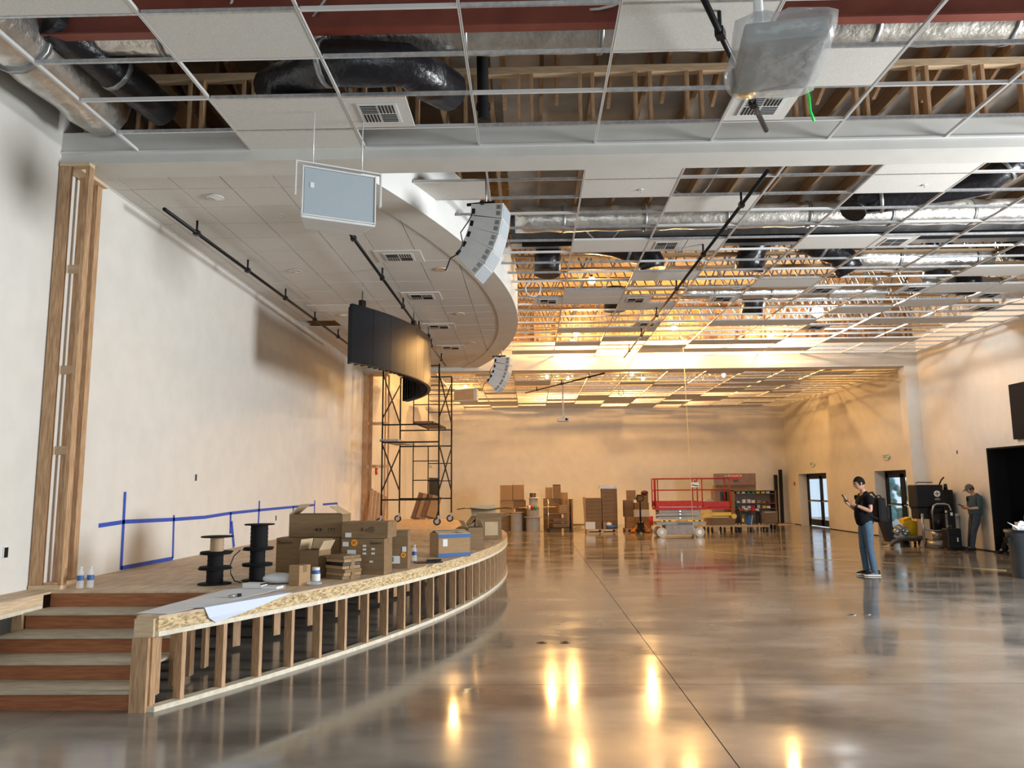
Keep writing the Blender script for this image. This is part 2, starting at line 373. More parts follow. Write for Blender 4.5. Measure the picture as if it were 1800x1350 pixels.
def ox(y, d=0): return OC[0]+math.sqrt((OC[2]-d)**2-(y-OC[1])**2)
def soff_y(x):
    if x >= -.23: return Y1b
    return OC[1]-math.sqrt(max(0, OC[2]**2-(x-OC[0])**2)) if x > -1.8 else Y1b
g2 = struct('ceiling_main', 'high suspended ceiling grid over the hall with most tiles missing')
for k in range(-1, 10):
    x = X0+DX*k
    ya, yb = (Y1b, Y2a) if x > -.2 else ((soff_y(x)-.6, soff_y(x)+.1) if x < -1 else (Y1b, 13.0))
    if k == -1: ya, yb = Y1b, 8.6
    if k == 0: ya, yb = Y1b, 12.2
    MB().bb((x-.012, ya, ZM), (x+.012, yb, ZM+.002)).bb((x-.002, ya, ZM), (x+.002, yb, ZM+.04)).build('main_runner', TEE, g2)
for j, y in enumerate(ym):
    for k in range(-2, 10):
        xa = X0+DX*k+.013; xb = xa+DX-.026; xb = min(xb, XR)
        lim = ox(min(max(y, 8.2), 22.6))+.01
        if xb < lim+.1: continue
        xa = max(xa, lim)
        minst(TX if (k+j) % 3 else TXW, 'cross_tee', ((xa+xb)/2, y, ZM), (0, 0, 0), g2, ((xb-xa)/(DX-.026), 1, 1))
for k, j in mt: minst(TL, 'ceiling_tile', (X0+DX*(k+.5), ym[0]+DY*(j+.5), ZM+.012), (0, 0, 0), g2)
for k, j, h in mh: minst(TH, 'ceiling_tile', (X0+DX*(k+.5)+(-DX/4 if h == 0 else DX/4), ym[0]+DY*(j+.5), ZM+.012), (0, 0, 0), g2)
for k, j, h in mv: vent(g2, X0+DX*(k+.5)+(-DX/4 if h == 0 else DX/4), ym[0]+DY*(j+.5), ZM+.002)
MB().bb((XR-.02, Y1b, ZM), (XR, Y2a, ZM+.02)).build('wall_angle', TEED, g2)
MB().bb((0, Y2a-.02, ZM), (XR, Y2a, ZM+.02)).build('wall_angle', TEED, g2)
# far bay ceiling
yf = [23.3+DY*i for i in range(19)]
random.seed(3); ft = []; 
for j in range(19):
    for k in range(-3, 10):
        pr = .22 if j < 12 else .55
        if k == 9: pr = 0
        if random.random() < pr and X0+DX*(k+1) < XR: ft.append((k, j))
for k in (4, 5, 6): ft.append((k, 0))
g3 = grid('ceiling_far', 'suspended ceiling grid of the far bay glowing with bulbs above it', ZN, Y2b, YB, yf, (-3, 10), -3.95, XR, sorted(set(t for t in ft if t[1] < 19)), [], [])
# stage ceiling
g4 = struct('ceiling_stage', 'finished tiled ceiling over the stage')
INNER = arc(OC[0], OC[1], OC[2]-.42, Y1b, Y2a, 24)
conv = [(XL, Y1b)]+INNER+[(XL, Y2a)]
nr = int((Y2a-Y1b)/DY)+1
VS = [(-2.0, 11.5), (-2.0, 14.0), (-2.0, 16.7), (-2.0, 19.3)]; OPENC = (-4.63, 16.15)
for j in range(nr):
    ya = Y1b+DY*j
    for k in range(-8, 1):
        xa = X0+DY*k; c = clip([(max(xa, XL)+.005, ya+.006), (xa+DY-.005, ya+.006), (xa+DY-.005, ya+DY-.006), (max(xa, XL)+.005, ya+DY-.006)], conv)
        if not c: continue
        if xa+DY < XL+.05 or (k <= -7 and ya <= OPENC[1] < ya+DY): continue
        zt = ZN+random.uniform(0, .004); MB().prism(c, zt, zt+.018).build('ceiling_tile', TILE, g4)
MB().bb((XL, Y1b, ZN-.006), (XL+.03, Y2a, ZN+.02)).build('wall_angle', TEE, g4)
OUT = arc(OC[0], OC[1], OC[2], Y1b, Y2a, 40); INN = arc(OC[0], OC[1], OC[2]-.42, Y1b, Y2a, 40)
so = struct('trim_6', 'curved drywall soffit edging the stage ceiling')
n = len(OUT); vs = [(p[0], p[1], ZN-.012) for p in OUT]+[(p[0], p[1], ZN-.012) for p in INN]+[(p[0], p[1], ZN+.012) for p in INN]
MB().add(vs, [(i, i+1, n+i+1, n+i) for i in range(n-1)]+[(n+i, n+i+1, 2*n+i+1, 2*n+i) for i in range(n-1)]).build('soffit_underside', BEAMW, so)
OUTi = arc(OC[0], OC[1], OC[2]-.02, Y1b, Y2a, 40)
vs = [(p[0], p[1], z) for z in (ZN-.012, 6.2) for p in OUT]+[(p[0], p[1], z) for z in (ZN-.012, 6.2) for p in OUTi]
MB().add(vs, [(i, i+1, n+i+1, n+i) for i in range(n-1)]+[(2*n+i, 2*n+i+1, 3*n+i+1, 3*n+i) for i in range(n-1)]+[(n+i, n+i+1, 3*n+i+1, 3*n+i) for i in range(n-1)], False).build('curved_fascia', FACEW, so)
for x, y in VS:
    v = vent(g4, x, y, ZN-.014); v.name = 'diffuser_panel'; v.scale = (1.2, 1, 1)
MB().box((-3.86, 14.85, ZN-.004), (1.0, .55, .008)).build('lay_in_panel', SPKW, g4); MB().box((-3.0, 18.6, ZN-.004), (.6, .55, .008)).build('lay_in_panel', SPKW, g4)
MB().box((OPENC[0]+.15, OPENC[1]+.1, ZN+.3), (1.2, .8, .02)).build('void_shade_sheet', BLACKM, g4)  # black sheet added above the missing tile as the dark of the void

# ------------------------------------------------------------------ framing and services above the grid
ft_ = struct('ceiling_framing', 'roof framing above the suspended grid')
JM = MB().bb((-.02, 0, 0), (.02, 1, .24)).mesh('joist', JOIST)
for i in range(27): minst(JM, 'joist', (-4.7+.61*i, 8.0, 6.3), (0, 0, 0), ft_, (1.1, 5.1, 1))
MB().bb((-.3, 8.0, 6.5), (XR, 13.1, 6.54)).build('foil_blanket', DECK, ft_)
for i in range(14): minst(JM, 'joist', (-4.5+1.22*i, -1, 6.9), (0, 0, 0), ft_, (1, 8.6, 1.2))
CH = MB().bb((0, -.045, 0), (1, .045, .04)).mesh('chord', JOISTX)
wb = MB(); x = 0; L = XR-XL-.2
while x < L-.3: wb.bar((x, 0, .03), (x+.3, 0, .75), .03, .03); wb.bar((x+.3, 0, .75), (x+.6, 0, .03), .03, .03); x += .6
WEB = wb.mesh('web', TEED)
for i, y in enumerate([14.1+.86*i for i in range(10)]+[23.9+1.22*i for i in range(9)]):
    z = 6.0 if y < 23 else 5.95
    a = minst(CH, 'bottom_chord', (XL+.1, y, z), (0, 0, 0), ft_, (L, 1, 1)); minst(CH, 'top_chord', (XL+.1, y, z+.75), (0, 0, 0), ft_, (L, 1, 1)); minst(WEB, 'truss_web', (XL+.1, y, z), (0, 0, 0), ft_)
MB().bb((XL, 6.21, 5.69), (XR, 6.25, 6.6)).bb((XL, 6.18, 5.67), (XR, 6.29, 5.689)).build('steel_beam', REDBEAM, ft_)
def duct(label, pts, r, m_, sub=True):
    t = thing('air_duct', label, 'duct', pts[0]); P = [Vector(p)-Vector(pts[0]) for p in pts]
    pp = []
    for a, b in zip(P[:-1], P[1:]):
        nseg = max(2, int((b-a).length/.25)); pp += [a+(b-a)*i/nseg for i in range(nseg)]
    pp.append(P[-1]); rr = [r*(1+.05*math.sin(i*2.3)) for i in range(len(pp))]
    MB().tube(pp, rr, 14).build('duct_jacket', m_, t)
    for i in range(3, len(pp)-1, 5): d = (pp[i+1]-pp[i-1]).normalized()*.025; MB().cyl(pp[i]-d, pp[i]+d, r*1.08, n=14).build('duct_band', STEEL, t)
    return t
duct('silver foil-wrapped duct running above the nearest ceiling openings', [(-2.6, 6.75, 6.0), (3.5, 6.75, 6.0), (11, 6.75, 6.0)], .24, FOIL)
duct('wide crinkled foil duct beside the left wall near the beam', [(-4.75, 3.0, 5.75), (-4.5, 7.6, 5.7)], .30, FOIL)
duct('foil duct above the opening at the upper left corner', [(-4.2, 6.55, 5.95), (-2.9, 6.7, 5.98)], .22, FOIL)
duct('black plastic-wrapped flexible duct at the upper left', [(-4.25, 6.2, 5.85), (-4.0, 6.9, 5.72), (-3.8, 7.5, 5.62)], .18, BLACKP)
duct('black flexible duct drooping over the left openings', [(-2.5, 7.0, 5.56), (-1.8, 6.45, 5.5), (-1.1, 6.5, 5.5), (-.75, 7.1, 5.56)], .2, BLACKP)
duct('long foil duct crossing over the middle of the hall', [(-.2, 11.9, 5.95), (5, 11.9, 5.98), (11.2, 12.0, 6.0)], .2, FOIL)
duct('thin foil duct just past the near beam', [(-.3, 9.8, 6.1), (6, 9.8, 6.1), (11.2, 9.9, 6.1)], .15, FOIL)
duct('large foil duct above the right side of the grid', [(6.2, 14.5, 6.05), (7.4, 14.5, 6.0), (8.8, 14.4, 5.95)], .27, FOIL)
duct('foil duct along the right wall high above the grid', [(8.2, 16.0, 5.9), (10.9, 16.6, 5.9)], .22, FOIL)
duct('foil duct above the main grid towards the far beam', [(3.4, 16.9, 6.0), (8, 17.0, 6.0)], .16, FOIL)
duct('looping black flexible duct high on the right', [(4.9, 11.2, 5.75), (5.0, 11.25, 5.9), (5.9, 10.9, 5.92), (6.5, 10.5, 5.9), (6.9, 10.3, 6.2)], .19, BLACKP)
duct('black flexible duct dropping above the curved soffit', [(.35, 13.9, 5.62), (.4, 14.0, 6.3), (.4, 14.6, 6.6)], .24, BLACKP)
duct('black flexible duct bending over the hall centre', [(2.3, 13.75, 5.62), (2.25, 13.75, 5.9), (1.6, 13.8, 6.15), (.9, 13.85, 6.25)], .24, BLACKP)
duct('black flexible duct dropping near the long light pipe', [(4.1, 13.9, 5.62), (4.15, 13.8, 6.0), (4.4, 13.75, 6.4)], .26, BLACKP)
duct('black flexible duct bent beside the large foil duct', [(6.0, 14.0, 5.62), (5.8, 13.95, 5.95), (5.2, 13.9, 6.2)], .25, BLACKP)
duct('stub of black duct right of the hall centre', [(7.9, 14.6, 5.62), (7.95, 14.5, 6.3)], .24, BLACKP)
duct('black flexible duct at the right wall above the grid', [(8.9, 13.75, 6.0), (9.8, 13.8, 5.9), (10.9, 14.0, 5.85)], .26, BLACKP)
duct('small black duct drop above the middle of the grid', [(1.95, 17.0, 5.62), (1.95, 17.0, 6.15)], .24, BLACKP)
duct('black duct drop left of the white work light', [(5.2, 17.6, 5.62), (5.3, 17.5, 6.25)], .25, BLACKP)
MB().bb((-.3, 13.2, 5.98), (XR, 13.35, 7.38)).bb((-.3, 13.12, 5.96), (XR, 13.43, 5.98)).build('steel_beam', STEEL, ft_)  # grey beam made deep, up to the deck, to block the warm bulb light
duct('black flexible duct drop far right above the grid', [(9.3, 16.0, 5.62), (9.3, 15.9, 6.2)], .24, BLACKP)
# pipes, cables
t = thing('drain_pipe', 'black vertical pipe behind the nearest ceiling grid', 'pipe', (-.45, 7.55, 5.5)); MB().cyl((0, 0, 0), (0, -.4, 1.6), .06).build('pipe', BLACKM, t); MB().cyl((0, 0, .1), (0, 0, .16), .075).build('coupling', BLACKM, t)
t = thing('fire_main', 'dark horizontal pipe running above the grid over the near beam', 'pipe', (-4, 9.0, 6.05)); MB().cyl((0, 0, 0), (15.3, 0, .05), .05).build('pipe', BLACKM, t)
t = thing('steel_main', 'dark steel pipe crossing above the middle of the grid', 'pipe', (-.1, 12.9, 5.9)); MB().cyl((0, 0, 0), (11.3, 0, .05), .07).build('pipe', BLACKM, t)
random.seed(5)
for i, (x, y, lab) in enumerate([(-3.3, 6.3, 'grey cable looping in the upper left opening'), (-2.4, 6.4, 'grey cable hanging in the second opening'), (.3, 6.4, 'thin white cable sagging above the nearest grid'), (1.9, 10.8, 'grey cable draped above the grid past the beam'), (.8, 12.5, 'pale cable hanging above the grid near the soffit'), (6.5, 9.5, 'grey cable looping above the right of the grid'), (4.0, 15.5, 'pale cable draped among the roof trusses'), (7.6, 18.0, 'pale cable swag under the trusses at the right')]):
    t = thing('loose_cable', lab, 'cable', (x, y, 6.4)); pts = []
    for k in range(13): u = k/12; pts.append((u*1.3-.2, .3*math.sin(u*5+i), -.75*math.sin(math.pi*u)+.25*u))
    MB().tube(pts, .012, 6).build('cable', TEED if i % 2 else SPKW, t)

# ------------------------------------------------------------------ bulbs
for i, (x, y, z) in enumerate(BULBS):
    zz = ['over the main grid left of centre', 'over the far beam left of centre', 'over the main grid at the centre', 'over the main grid before the far beam', 'over the far beam at the centre', 'over the main grid right of centre', 'behind the hoop beside the soffit',
          'nearest the far beam in the far bay at the left', 'behind the first bulb of the far bay', 'at the centre of the far bay', 'deepest in the centre of the far bay', 'on the right of the far bay', 'above the far hanging speaker', 'above the far side of the scaffold'][i]
    t = thing('light_bulb', 'glowing amber bulb '+zz, 'bulb', (x, y, z), group='string of temporary bulbs')
    MB().sphere((0, 0, 0), .075).build('globe', BULBM, t); MB().cyl((0, 0, .05), (0, 0, .12), .02).build('socket', BLACK, t); MB().cyl((0, 0, .12), (0, 0, .75), .006, n=6).build('cord', BLACK, t)
    point('bulb_light', (x, y, z-.1), 12 if i == 6 else (150 if i < 6 else (210 if i < 12 else 120)), WARM, .07)
t = thing('work_light', 'bright white work light hanging above the grid at the right', 'light', (7.19, 18.8, 5.95)); MB().sphere((0, 0, 0), .14).build('globe', LEDM, t); MB().cyl((0, 0, .1), (0, 0, .2), .04).build('socket', BLACK, t); MB().cyl((0, 0, .2), (0, 0, .8), .008, n=6).build('cord', BLACK, t)
point('work_light_lamp', (7.19, 18.8, 5.82), 420, (.88, .95, 1), .09)

# ------------------------------------------------------------------ stage
SC = (-19.7, 15.35, 19.2); YS0, YS1 = 6.04, 24.66
def sx_(y, d=0): return SC[0]+math.sqrt((SC[2]+d)**2-(y-SC[1])**2)
st = thing('stage', 'curved plywood stage on exposed wood studs along the left wall', 'stage', (XL, 15.35, 0))
A = arc(SC[0], SC[1], SC[2]+.02, YS0, YS1, 48)
convS = [(XL, YS0)]+A+[(XL, YS1)]
for j in range(16):
    ya = 7.5+1.2192*j
    for k in range(3):
        xa = XL+2.4384*k-(1.2 if j % 2 else 0)
        c = clip([(max(xa, XL)+.002, ya+.002), (xa+2.4364, ya+.002), (xa+2.4364, ya+1.2172), (max(xa, XL)+.002, ya+1.2172)], convS)
        if c and xa+2.43 > XL: MB().prism(c, ZS-.018, ZS).build('deck_sheet', PLY, st, world=True)
c = clip([(-3.06, YS0-.02), (0, YS0-.02), (0, 7.498), (-3.06, 7.498)], convS); MB().prism(c, ZS-.018, ZS).build('deck_sheet', PLY, st, world=True)
MB().bb((XL, 2.5, ZS-.018), (-4.65, 7.498, ZS)).build('deck_sheet', PLY, st, world=True)
def curved(a, b, z0, z1, y0=YS0, y1=YS1, n=64):
    P = arc(SC[0], SC[1], SC[2]+a, y0, y1, n); Q = arc(SC[0], SC[1], SC[2]+b, y0, y1, n); m = MB(); k = n+1
    vs = [(*p, z) for z in (z0, z1) for p in P]+[(*p, z) for z in (z0, z1) for p in Q]
    fs = []
    for i in range(n): fs += [(i, i+1, k+i+1, k+i), (2*k+i, 3*k+i, 3*k+i+1, 2*k+i+1), (k+i, k+i+1, 3*k+i+1, 3*k+i), (i, 2*k+i, 2*k+i+1, i+1)]
    fs += [(0, k, 3*k, 2*k), (n, 2*k+n, 3*k+n, k+n)]
    return m.add(vs, fs)
curved(.02, -.02, .595, .692).build('osb_fascia', OSB, st, world=True)
curved(.025, -.07, .555, .594).build('top_plate', PLYEDGE, st, world=True)
curved(.02, -.07, 0, .038).build('bottom_plate', PLYEDGE, st, world=True)
SM = MB().box((0, 0, .2965), (.089, .038, .517)).mesh('stud', STUD)
y = YS0+.25
while y < YS1-.1:
    a = math.asin((y-SC[1])/SC[2]); l = mw(st).inverted() @ Vector((sx_(y)-.045, y, 0)); minst(SM, 'stud', l, (0, 0, a), st)
    y += .406*math.cos(a)
y = 7.7
while y < 23:
    a = math.asin((y-SC[1])/SC[2]); l = mw(st).inverted() @ Vector((sx_(y)-1.3, y, 0)); minst(SM, 'stud', l, (0, 0, a+1.3), st); y += .61
MB().bb((-4.9, 7.6, .0), (-4.85, 23, ZS-.02)).build('rear_panel', BROWNP, st, world=True)
for x in (-4.2, -3.6, -3.0, -2.4): MB().bb((x, 7.54, .5), (x+.038, 20, ZS-.02)).build('deck_joist', JOIST, st, world=True)
# corner post
MB().bb((-3.06, YS0-.03, .555), (-2.91, YS0+.06, .692)).build('corner_block', STUDX, st, world=True)
MB().bb((-3.07, YS0-.03, 0), (-2.945, YS0+.01, .553)).build('corner_post', STUD, st, world=True)
MB().bb((-3.05, YS0+.012, .02), (-2.93, YS0+.10, .553)).build('corner_post', STUD, st, world=True)
for i in range(4): MB().bb((-3.075, YS0+.3+.32*i, .038), (-3.037, YS0+.39+.32*i, .69)).build('stud', STUD, st, world=True)
# staircase
sr = thing('staircase', 'wide wooden steps with red-brown risers at the near end of the stage', 'stairs', (-3.86, 6.1, 0))
for i in range(5):
    y = 6.09+.352*i; z0 = .142*i
    MB().bb((-4.65, y, z0), (-3.08, y+.03, z0+.142-(.024 if i < 4 else .02))).build('riser', RISER, sr, world=True)
    if i < 4: MB().bb((-4.66, y-.02, z0+.118), (-3.08, y+.352, z0+.142)).build('tread', TREAD, sr, world=True, bevel=.004)
# raised walkway framing
wk = thing('walkway_frame', 'pale wood framing under the walkway beside the steps', 'framing', (-4.8, 5.5, 0))
MB().bb((-4.70, 2.5, .60), (-4.66, 7.4, ZS-.02)).build('rim_board', STUDY, wk, world=True)
MB().bb((-4.74, 2.5, .56), (-4.66, 7.4, .598)).build('top_plate', PLYEDGE, wk, world=True)
MB().bb((-4.74, 2.5, 0), (-4.67, 7.4, .038)).build('bottom_plate', PLYEDGE, wk, world=True)
for y in (2.6, 3.2, 3.9, 4.6, 5.3, 6.0, 6.6, 7.1): MB().bb((-4.75, y, .038), (-4.66, y+.038, .558)).build('stud', STUD, wk, world=True)
t = thing('storage_tote', 'pale grey tote under the walkway at the left edge', 'bin', (-4.87, 6.45, 0)); MB().bb((-.1, -.25, 0), (.09, .25, .3)).build('tub', GREY, t, bevel=.02); MB().bb((-.11, -.27, .301), (.1, .27, .34)).build('lid', SPKW, t, bevel=.01)

# stud columns on the stage
def stud_column(label, x0, x1, y0, y1, z0, z1, cx):
    t = thing('stud_column', label, 'column', (x0, y0, z0)); h = z1-z0
    for (x, y, wx, wy) in (((x0+.06, y0+.03, .12, .04), (x0+.085, y0+.33, .09, .04), (x1-.02, y0+.05, .04, .09), (x0+.075, y1-.07, .09, .09)) if x1 < -4.5 else ((x0+.07, y0+.02, .14, .04), (x1-.02, y0+.045, .04, .09), (x0+.2, y0+.2, .09, .04), (x1-.02, y1-.045, .04, .09), (x0+.05, y1-.02, .09, .04))):
        MB().box((x, y, z0+h/2), (wx, wy, h-.08)).build('stud', STUD, t, world=True)
    for z_, nm in ((z0, 'sole_plate'), (z1-.038, 'head_plate')):
        MB().bb((x0, y0, z_), (x1, y0+.1, z_+.038)).build(nm, STUDX, t, world=True); MB().bb((x0, y0+.101, z_), (x1 if x1 > -4.5 else x0+.17, y1, z_+.038)).build(nm, STUDX, t, world=True)
    for z in cx: MB().bb((x0+.03, y1-.12 if x1 > -4.5 else y0+.22, z), (x1-.02 if x1 > -4.5 else x0+.19, y1-.08 if x1 > -4.5 else y0+.26, z+.09)).build('blocking', STUDX, t, world=True)
    return t
stud_column('tall open fir stud column where the near beam meets the left wall', -4.985, -4.66, 7.66, 8.3, ZS, ZB, (2.05, 2.9, 4.0))
stud_column('tall open stud column at the far end of the stage wall', -4.985, -4.3, 22.7, 23.3, ZS, ZB, (2.3, 3.6))

# ------------------------------------------------------------------ wall details
tp = thing('tape_layout', 'blue masking tape outline stuck on the stage wall', 'tape', (XL, 12, 1))
def strip(pts, wd=.05):
    m = MB()
    for (y0, z0), (y1, z1) in zip(pts[:-1], pts[1:]):
        d = Vector((0, y1-y0, z1-z0)); d.normalize(); nrm = Vector((0, -d.z, d.y))*wd/2; a = Vector((XL+.002, y0, z0)); b = Vector((XL+.002, y1, z1))
        e = Vector((.002, 0, 0)); m.add([a-nrm, b-nrm, b+nrm, a+nrm, a-nrm+e, b-nrm+e, b+nrm+e, a+nrm+e], [(0, 1, 2, 3), (4, 7, 6, 5), (0, 4, 5, 1), (2, 6, 7, 3), (1, 5, 6, 2), (0, 3, 7, 4)])
    m.build('tape_strip', BLUET, tp, world=True)
strip([(8.87, 1.275), (9.46, 1.295), (10.75, 1.27), (11.8, 1.262), (12.79, 1.29), (14.1, 1.30), (17.76, 1.315)])
strip([(9.42, .72), (9.41, 1.66)], .06); strip([(9.42, .74), (10.78, .735)], .05); strip([(10.78, .73), (10.75, 1.33)], .05)
strip([(12.8, 1.3), (12.82, .95)], .07); strip([(12.85, 1.15), (13.0, .72)], .09); strip([(14.15, 1.47), (14.13, .9)], .07); strip([(16.2, 1.32), (16.2, 1.0)], .07); strip([(17.8, 1.42), (17.8, 1.0)], .08); strip([(18.5, 1.31), (19.9, 1.31), (19.95, 1.05)], .05)
def outlet(label, loc, rot, m_=BLACK):
    t = thing('outlet_box', label, 'outlet', loc, rot); MB().box((0, 0, 0), (.012, .07, .11)).build('plate', LABEL, t); MB().box((.007, 0, 0), (.006, .05, .095)).build('box_opening', m_, t)
outlet('open outlet box high on the stage wall above the blue tape', (XL+.006, 11.38, 1.86), 0)
outlet('open outlet box near the left edge beside the walkway', (XL+.006, 7.3, 1.1), 0)
outlet('open outlet box low on the stage wall behind the cardboard boxes', (XL+.006, 15.08, 1.12), 0)
outlet('small bracket box high on the right wall', (XR-.006, 20.9, 2.52), math.pi)
def exit_sign(label, loc, rz):
    t = thing('exit_sign', label, 'sign', loc, rz); MB().box((0, 0, 0), (.05, .32, .2)).build('housing', SIGNW, t, bevel=.01)
    text('EXIT', .17, (.028, 0, 0), (R(90), 0, R(90)), SIGNG, t, .002)
    MB().cyl((-.02, .2, 0), (.05, .22, -.02), .03).build('lamp_head', SIGNW, t)
exit_sign('exit sign above the farther door in the right wall', (XR-.03, 31.5, 2.52), math.pi)
exit_sign('exit sign above the nearer door in the right wall', (XR-.03, 25.0, 2.56), math.pi)
exit_sign('exit sign above the narrow door behind the scaffold', (-4.36, 33.3, 2.6), -.26)
t = thing('fire_alarm', 'red fire alarm pull beside the farther right door', 'alarm', (XR-.02, 33.8, 1.75)); MB().box((0, 0, 0), (.04, .1, .14)).build('housing', RED, t); MB().box((-.022, 0, 0), (.006, .06, .02)).build('pull_bar', LABEL, t)
t = thing('fire_alarm', 'red alarm box on the far wall left of the scaffold', 'alarm', (XL+.02, 24.8, 2.25)); MB().box((0, 0, 0), (.04, .2, .25)).build('housing', RED, t); MB().box((.022, 0, 0), (.006, .1, .03)).build('strobe', LABEL, t)
# doors in the right wall
def glass_doors(name, label, a, b, h):
    d = struct(name, label); x = XR+.37
    m = MB(); m.bb((x-.03, a, h-.1), (x+.03, b, h)); m.bb((x-.03, a, 0), (x+.03, a+.06, h)); m.bb((x-.03, b-.06, 0), (x+.03, b, h)); mid = (a+b)/2
    m.build('door_frame', BLACK, d)
    for (p, q) in ((a+.06, mid-.004), (mid+.004, b-.06)):
        l = MB(); l.bb((x-.022, p, .02), (x+.022, p+.13, h-.1)); l.bb((x-.022, q-.13, .02), (x+.022, q, h-.1)); l.bb((x-.022, p, .02), (x+.022, q, .27)); l.bb((x-.022, p, h-.22), (x+.022, q, h-.1)); l.bb((x-.022, p, 1.0), (x+.022, q, 1.07))
        lf = l.build('door_leaf', BLACK, d); MB().bb((x-.004, p+.12, .25), (x+.004, q-.12, h-.2)).build('pane', GLASS, lf); MB().bb((x-.07, p+.1, 1.0), (x-.045, q-.1, 1.04)).build('push_bar', STEEL, lf)
    return d
glass_doors('door_1', 'black framed glass door at the far end of the right wall', 30.2, 33.3, 2.15)
glass_doors('door_2', 'black framed glass door behind the black grinder in the right wall', 23.7, 26.0, 2.12)
d = struct('door_3', 'narrow black door behind the scaffold')
m = MB(); dv = Vector((1.08, 4.05, 0)).normalized(); nv = Vector((dv.y, -dv.x, 0)); base = Vector((XL, 30.9, 0))
def dquad(t0, t1, z0, z1, off): 
    p = base+dv*t0+nv*off; q = base+dv*t1+nv*off; return [(p.x, p.y, z0), (q.x, q.y, z0), (q.x, q.y, z1), (p.x, p.y, z1)]
m.bar(base+dv*2.4+nv*.02+Vector((0, 0, 1.07)), base+dv*3.35+nv*.02+Vector((0, 0, 1.07)), .03, 2.12); m.build('door_leaf', BLACK, d)
# daylight outside the glazed doors
for i, (y, lab) in enumerate([(25.5, 'sunlit foliage outside the nearer glass door'), (32.3, 'foliage outside the farther glass door')]):
    t = thing('shrub', lab, 'shrub', (14.6, y+1.2, 0)); m = MB(); random.seed(i)
    for k in range(110): m.sphere((random.uniform(-.6, .6), random.uniform(-2.8, 2.8), random.uniform(.3, 3.2)), random.uniform(.12, .34), 7, 5)
    m.build('foliage', LEAF, t); MB().cyl((0, 0, 0), (0, 0, 1), .06).build('stem', BROWNP, t)
smesh('ground_outside', MB().bb((XR+.6, 14, -.1), (22, 42, -.01)), TREAD, 'pale paving outside the side doors')
# dark room behind the large opening
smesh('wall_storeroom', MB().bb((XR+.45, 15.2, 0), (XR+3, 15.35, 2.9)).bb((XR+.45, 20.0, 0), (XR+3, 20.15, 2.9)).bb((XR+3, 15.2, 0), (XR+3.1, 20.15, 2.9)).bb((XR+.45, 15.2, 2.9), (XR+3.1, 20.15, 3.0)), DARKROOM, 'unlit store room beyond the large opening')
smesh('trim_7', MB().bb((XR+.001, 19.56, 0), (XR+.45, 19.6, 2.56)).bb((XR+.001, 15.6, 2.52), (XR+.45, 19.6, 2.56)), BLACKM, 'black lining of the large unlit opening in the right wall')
t = thing('wall_screen', 'large black display mounted high on the right wall above the dark opening', 'screen', (XR-.06, 17.1, 3.35)); MB().box((0, 0, 0), (.07, 2.45, 1.3)).build('display_face', BLACKM, t, bevel=.01); MB().box((.045, 0, 0), (.04, .6, .4)).build('bracket', STEEL, t)
t = thing('white_board', 'pale board leaning inside the dark opening behind the rubbish bin', 'board', (XR+.25, 17.35, 0)); MB().box((0, 0, .72), (.03, .5, 1.44), ry=.05).build('panel', SPKW, t); MB().box((-.04, 0, .02), (.03, .5, .03)).build('edge_strip', STEEL, t)

# ------------------------------------------------------------------ ceiling fittings over the stage
for i, (x, y) in enumerate([(-3.85, 8.96), (-3.85, 12.2), (-1.43, 12.24), (-1.43, 15.49), (-3.85, 15.47), (-1.43, 18.7)]):
    lab = ['nearest the stud column', 'second from the stud column near the wall', 'nearest in the row by the curved edge', 'middle of the row by the curved edge', 'beside the missing tile', 'farthest in the row by the curved edge'][i]
    t = thing('downlight', 'round recessed downlight '+lab, 'light', (x, y, ZN-.012), group='recessed downlights over the stage')
    MB().lathe([(.085, .0), (.105, -.004), (.105, .006), (.08, .008)], n=24).build('trim_ring', SPKW, t); MB().lathe([(.085, 0), (.07, .006), (.035, .01), (0.001, .01)], n=24).build('reflector', CHROME, t)
for i, (x, y, z, lab) in enumerate([(-3.24, 9.61, ZN, 'over the stage'), (1.5, 9.7, ZM, 'in the tile past the near beam'), (5.2, 9.7, ZM, 'in the tile at the upper right')]):
    t = thing('sprinkler', 'small white sprinkler head '+lab, 'sprinkler', (x, y, z)); MB().cyl((0, 0, -.004), (0, 0, .004), .035).build('escutcheon', SPKW, t); MB().cyl((0, 0, -.03), (0, 0, 0), .008).build('head', CHROME, t)

# pipes for lights
def light_pipe(label, a, b, nh, ztop):
    a = Vector(a); b = Vector(b); t = thing('light_pipe', label, 'pipe', a); MB().cyl((0, 0, 0), b-a, .024).build('pipe', BLACK, t)
    for i in range(nh):
        p = (b-a)*((i+.5)/nh); h = MB().cyl(p, p+Vector((0, 0, ztop-a.z)), .016, n=8).build('hanger', BLACK, t); MB().bar(p-(b-a).normalized()*.045, p+(b-a).normalized()*.045, .066, .066).build('clamp', BLACK, h)
light_pipe('long black lighting pipe hung over the stage nearest the left wall', (-4.45, 8.9, 5.09), (-4.3, 17.8, 5.09), 5, ZN)
light_pipe('long black lighting pipe over the middle of the stage', (-2.4, 9.1, 5.09), (-2.35, 21.2, 5.09), 6, ZN)
light_pipe('long black lighting pipe hung under the main grid', (2.86, 8.75, 5.38), (2.75, 21.9, 5.38), 6, ZM)
light_pipe('short black pipe slanting under the far bay grid', (-.14, 27.9, 5.12), (2.3, 23.2, 5.12), 3, ZN)
light_pipe('black pipe slanting above the wrapped projector', (1.2, 4.9, 5.08), (2.32, 7.07, 5.08), 2, ZN)

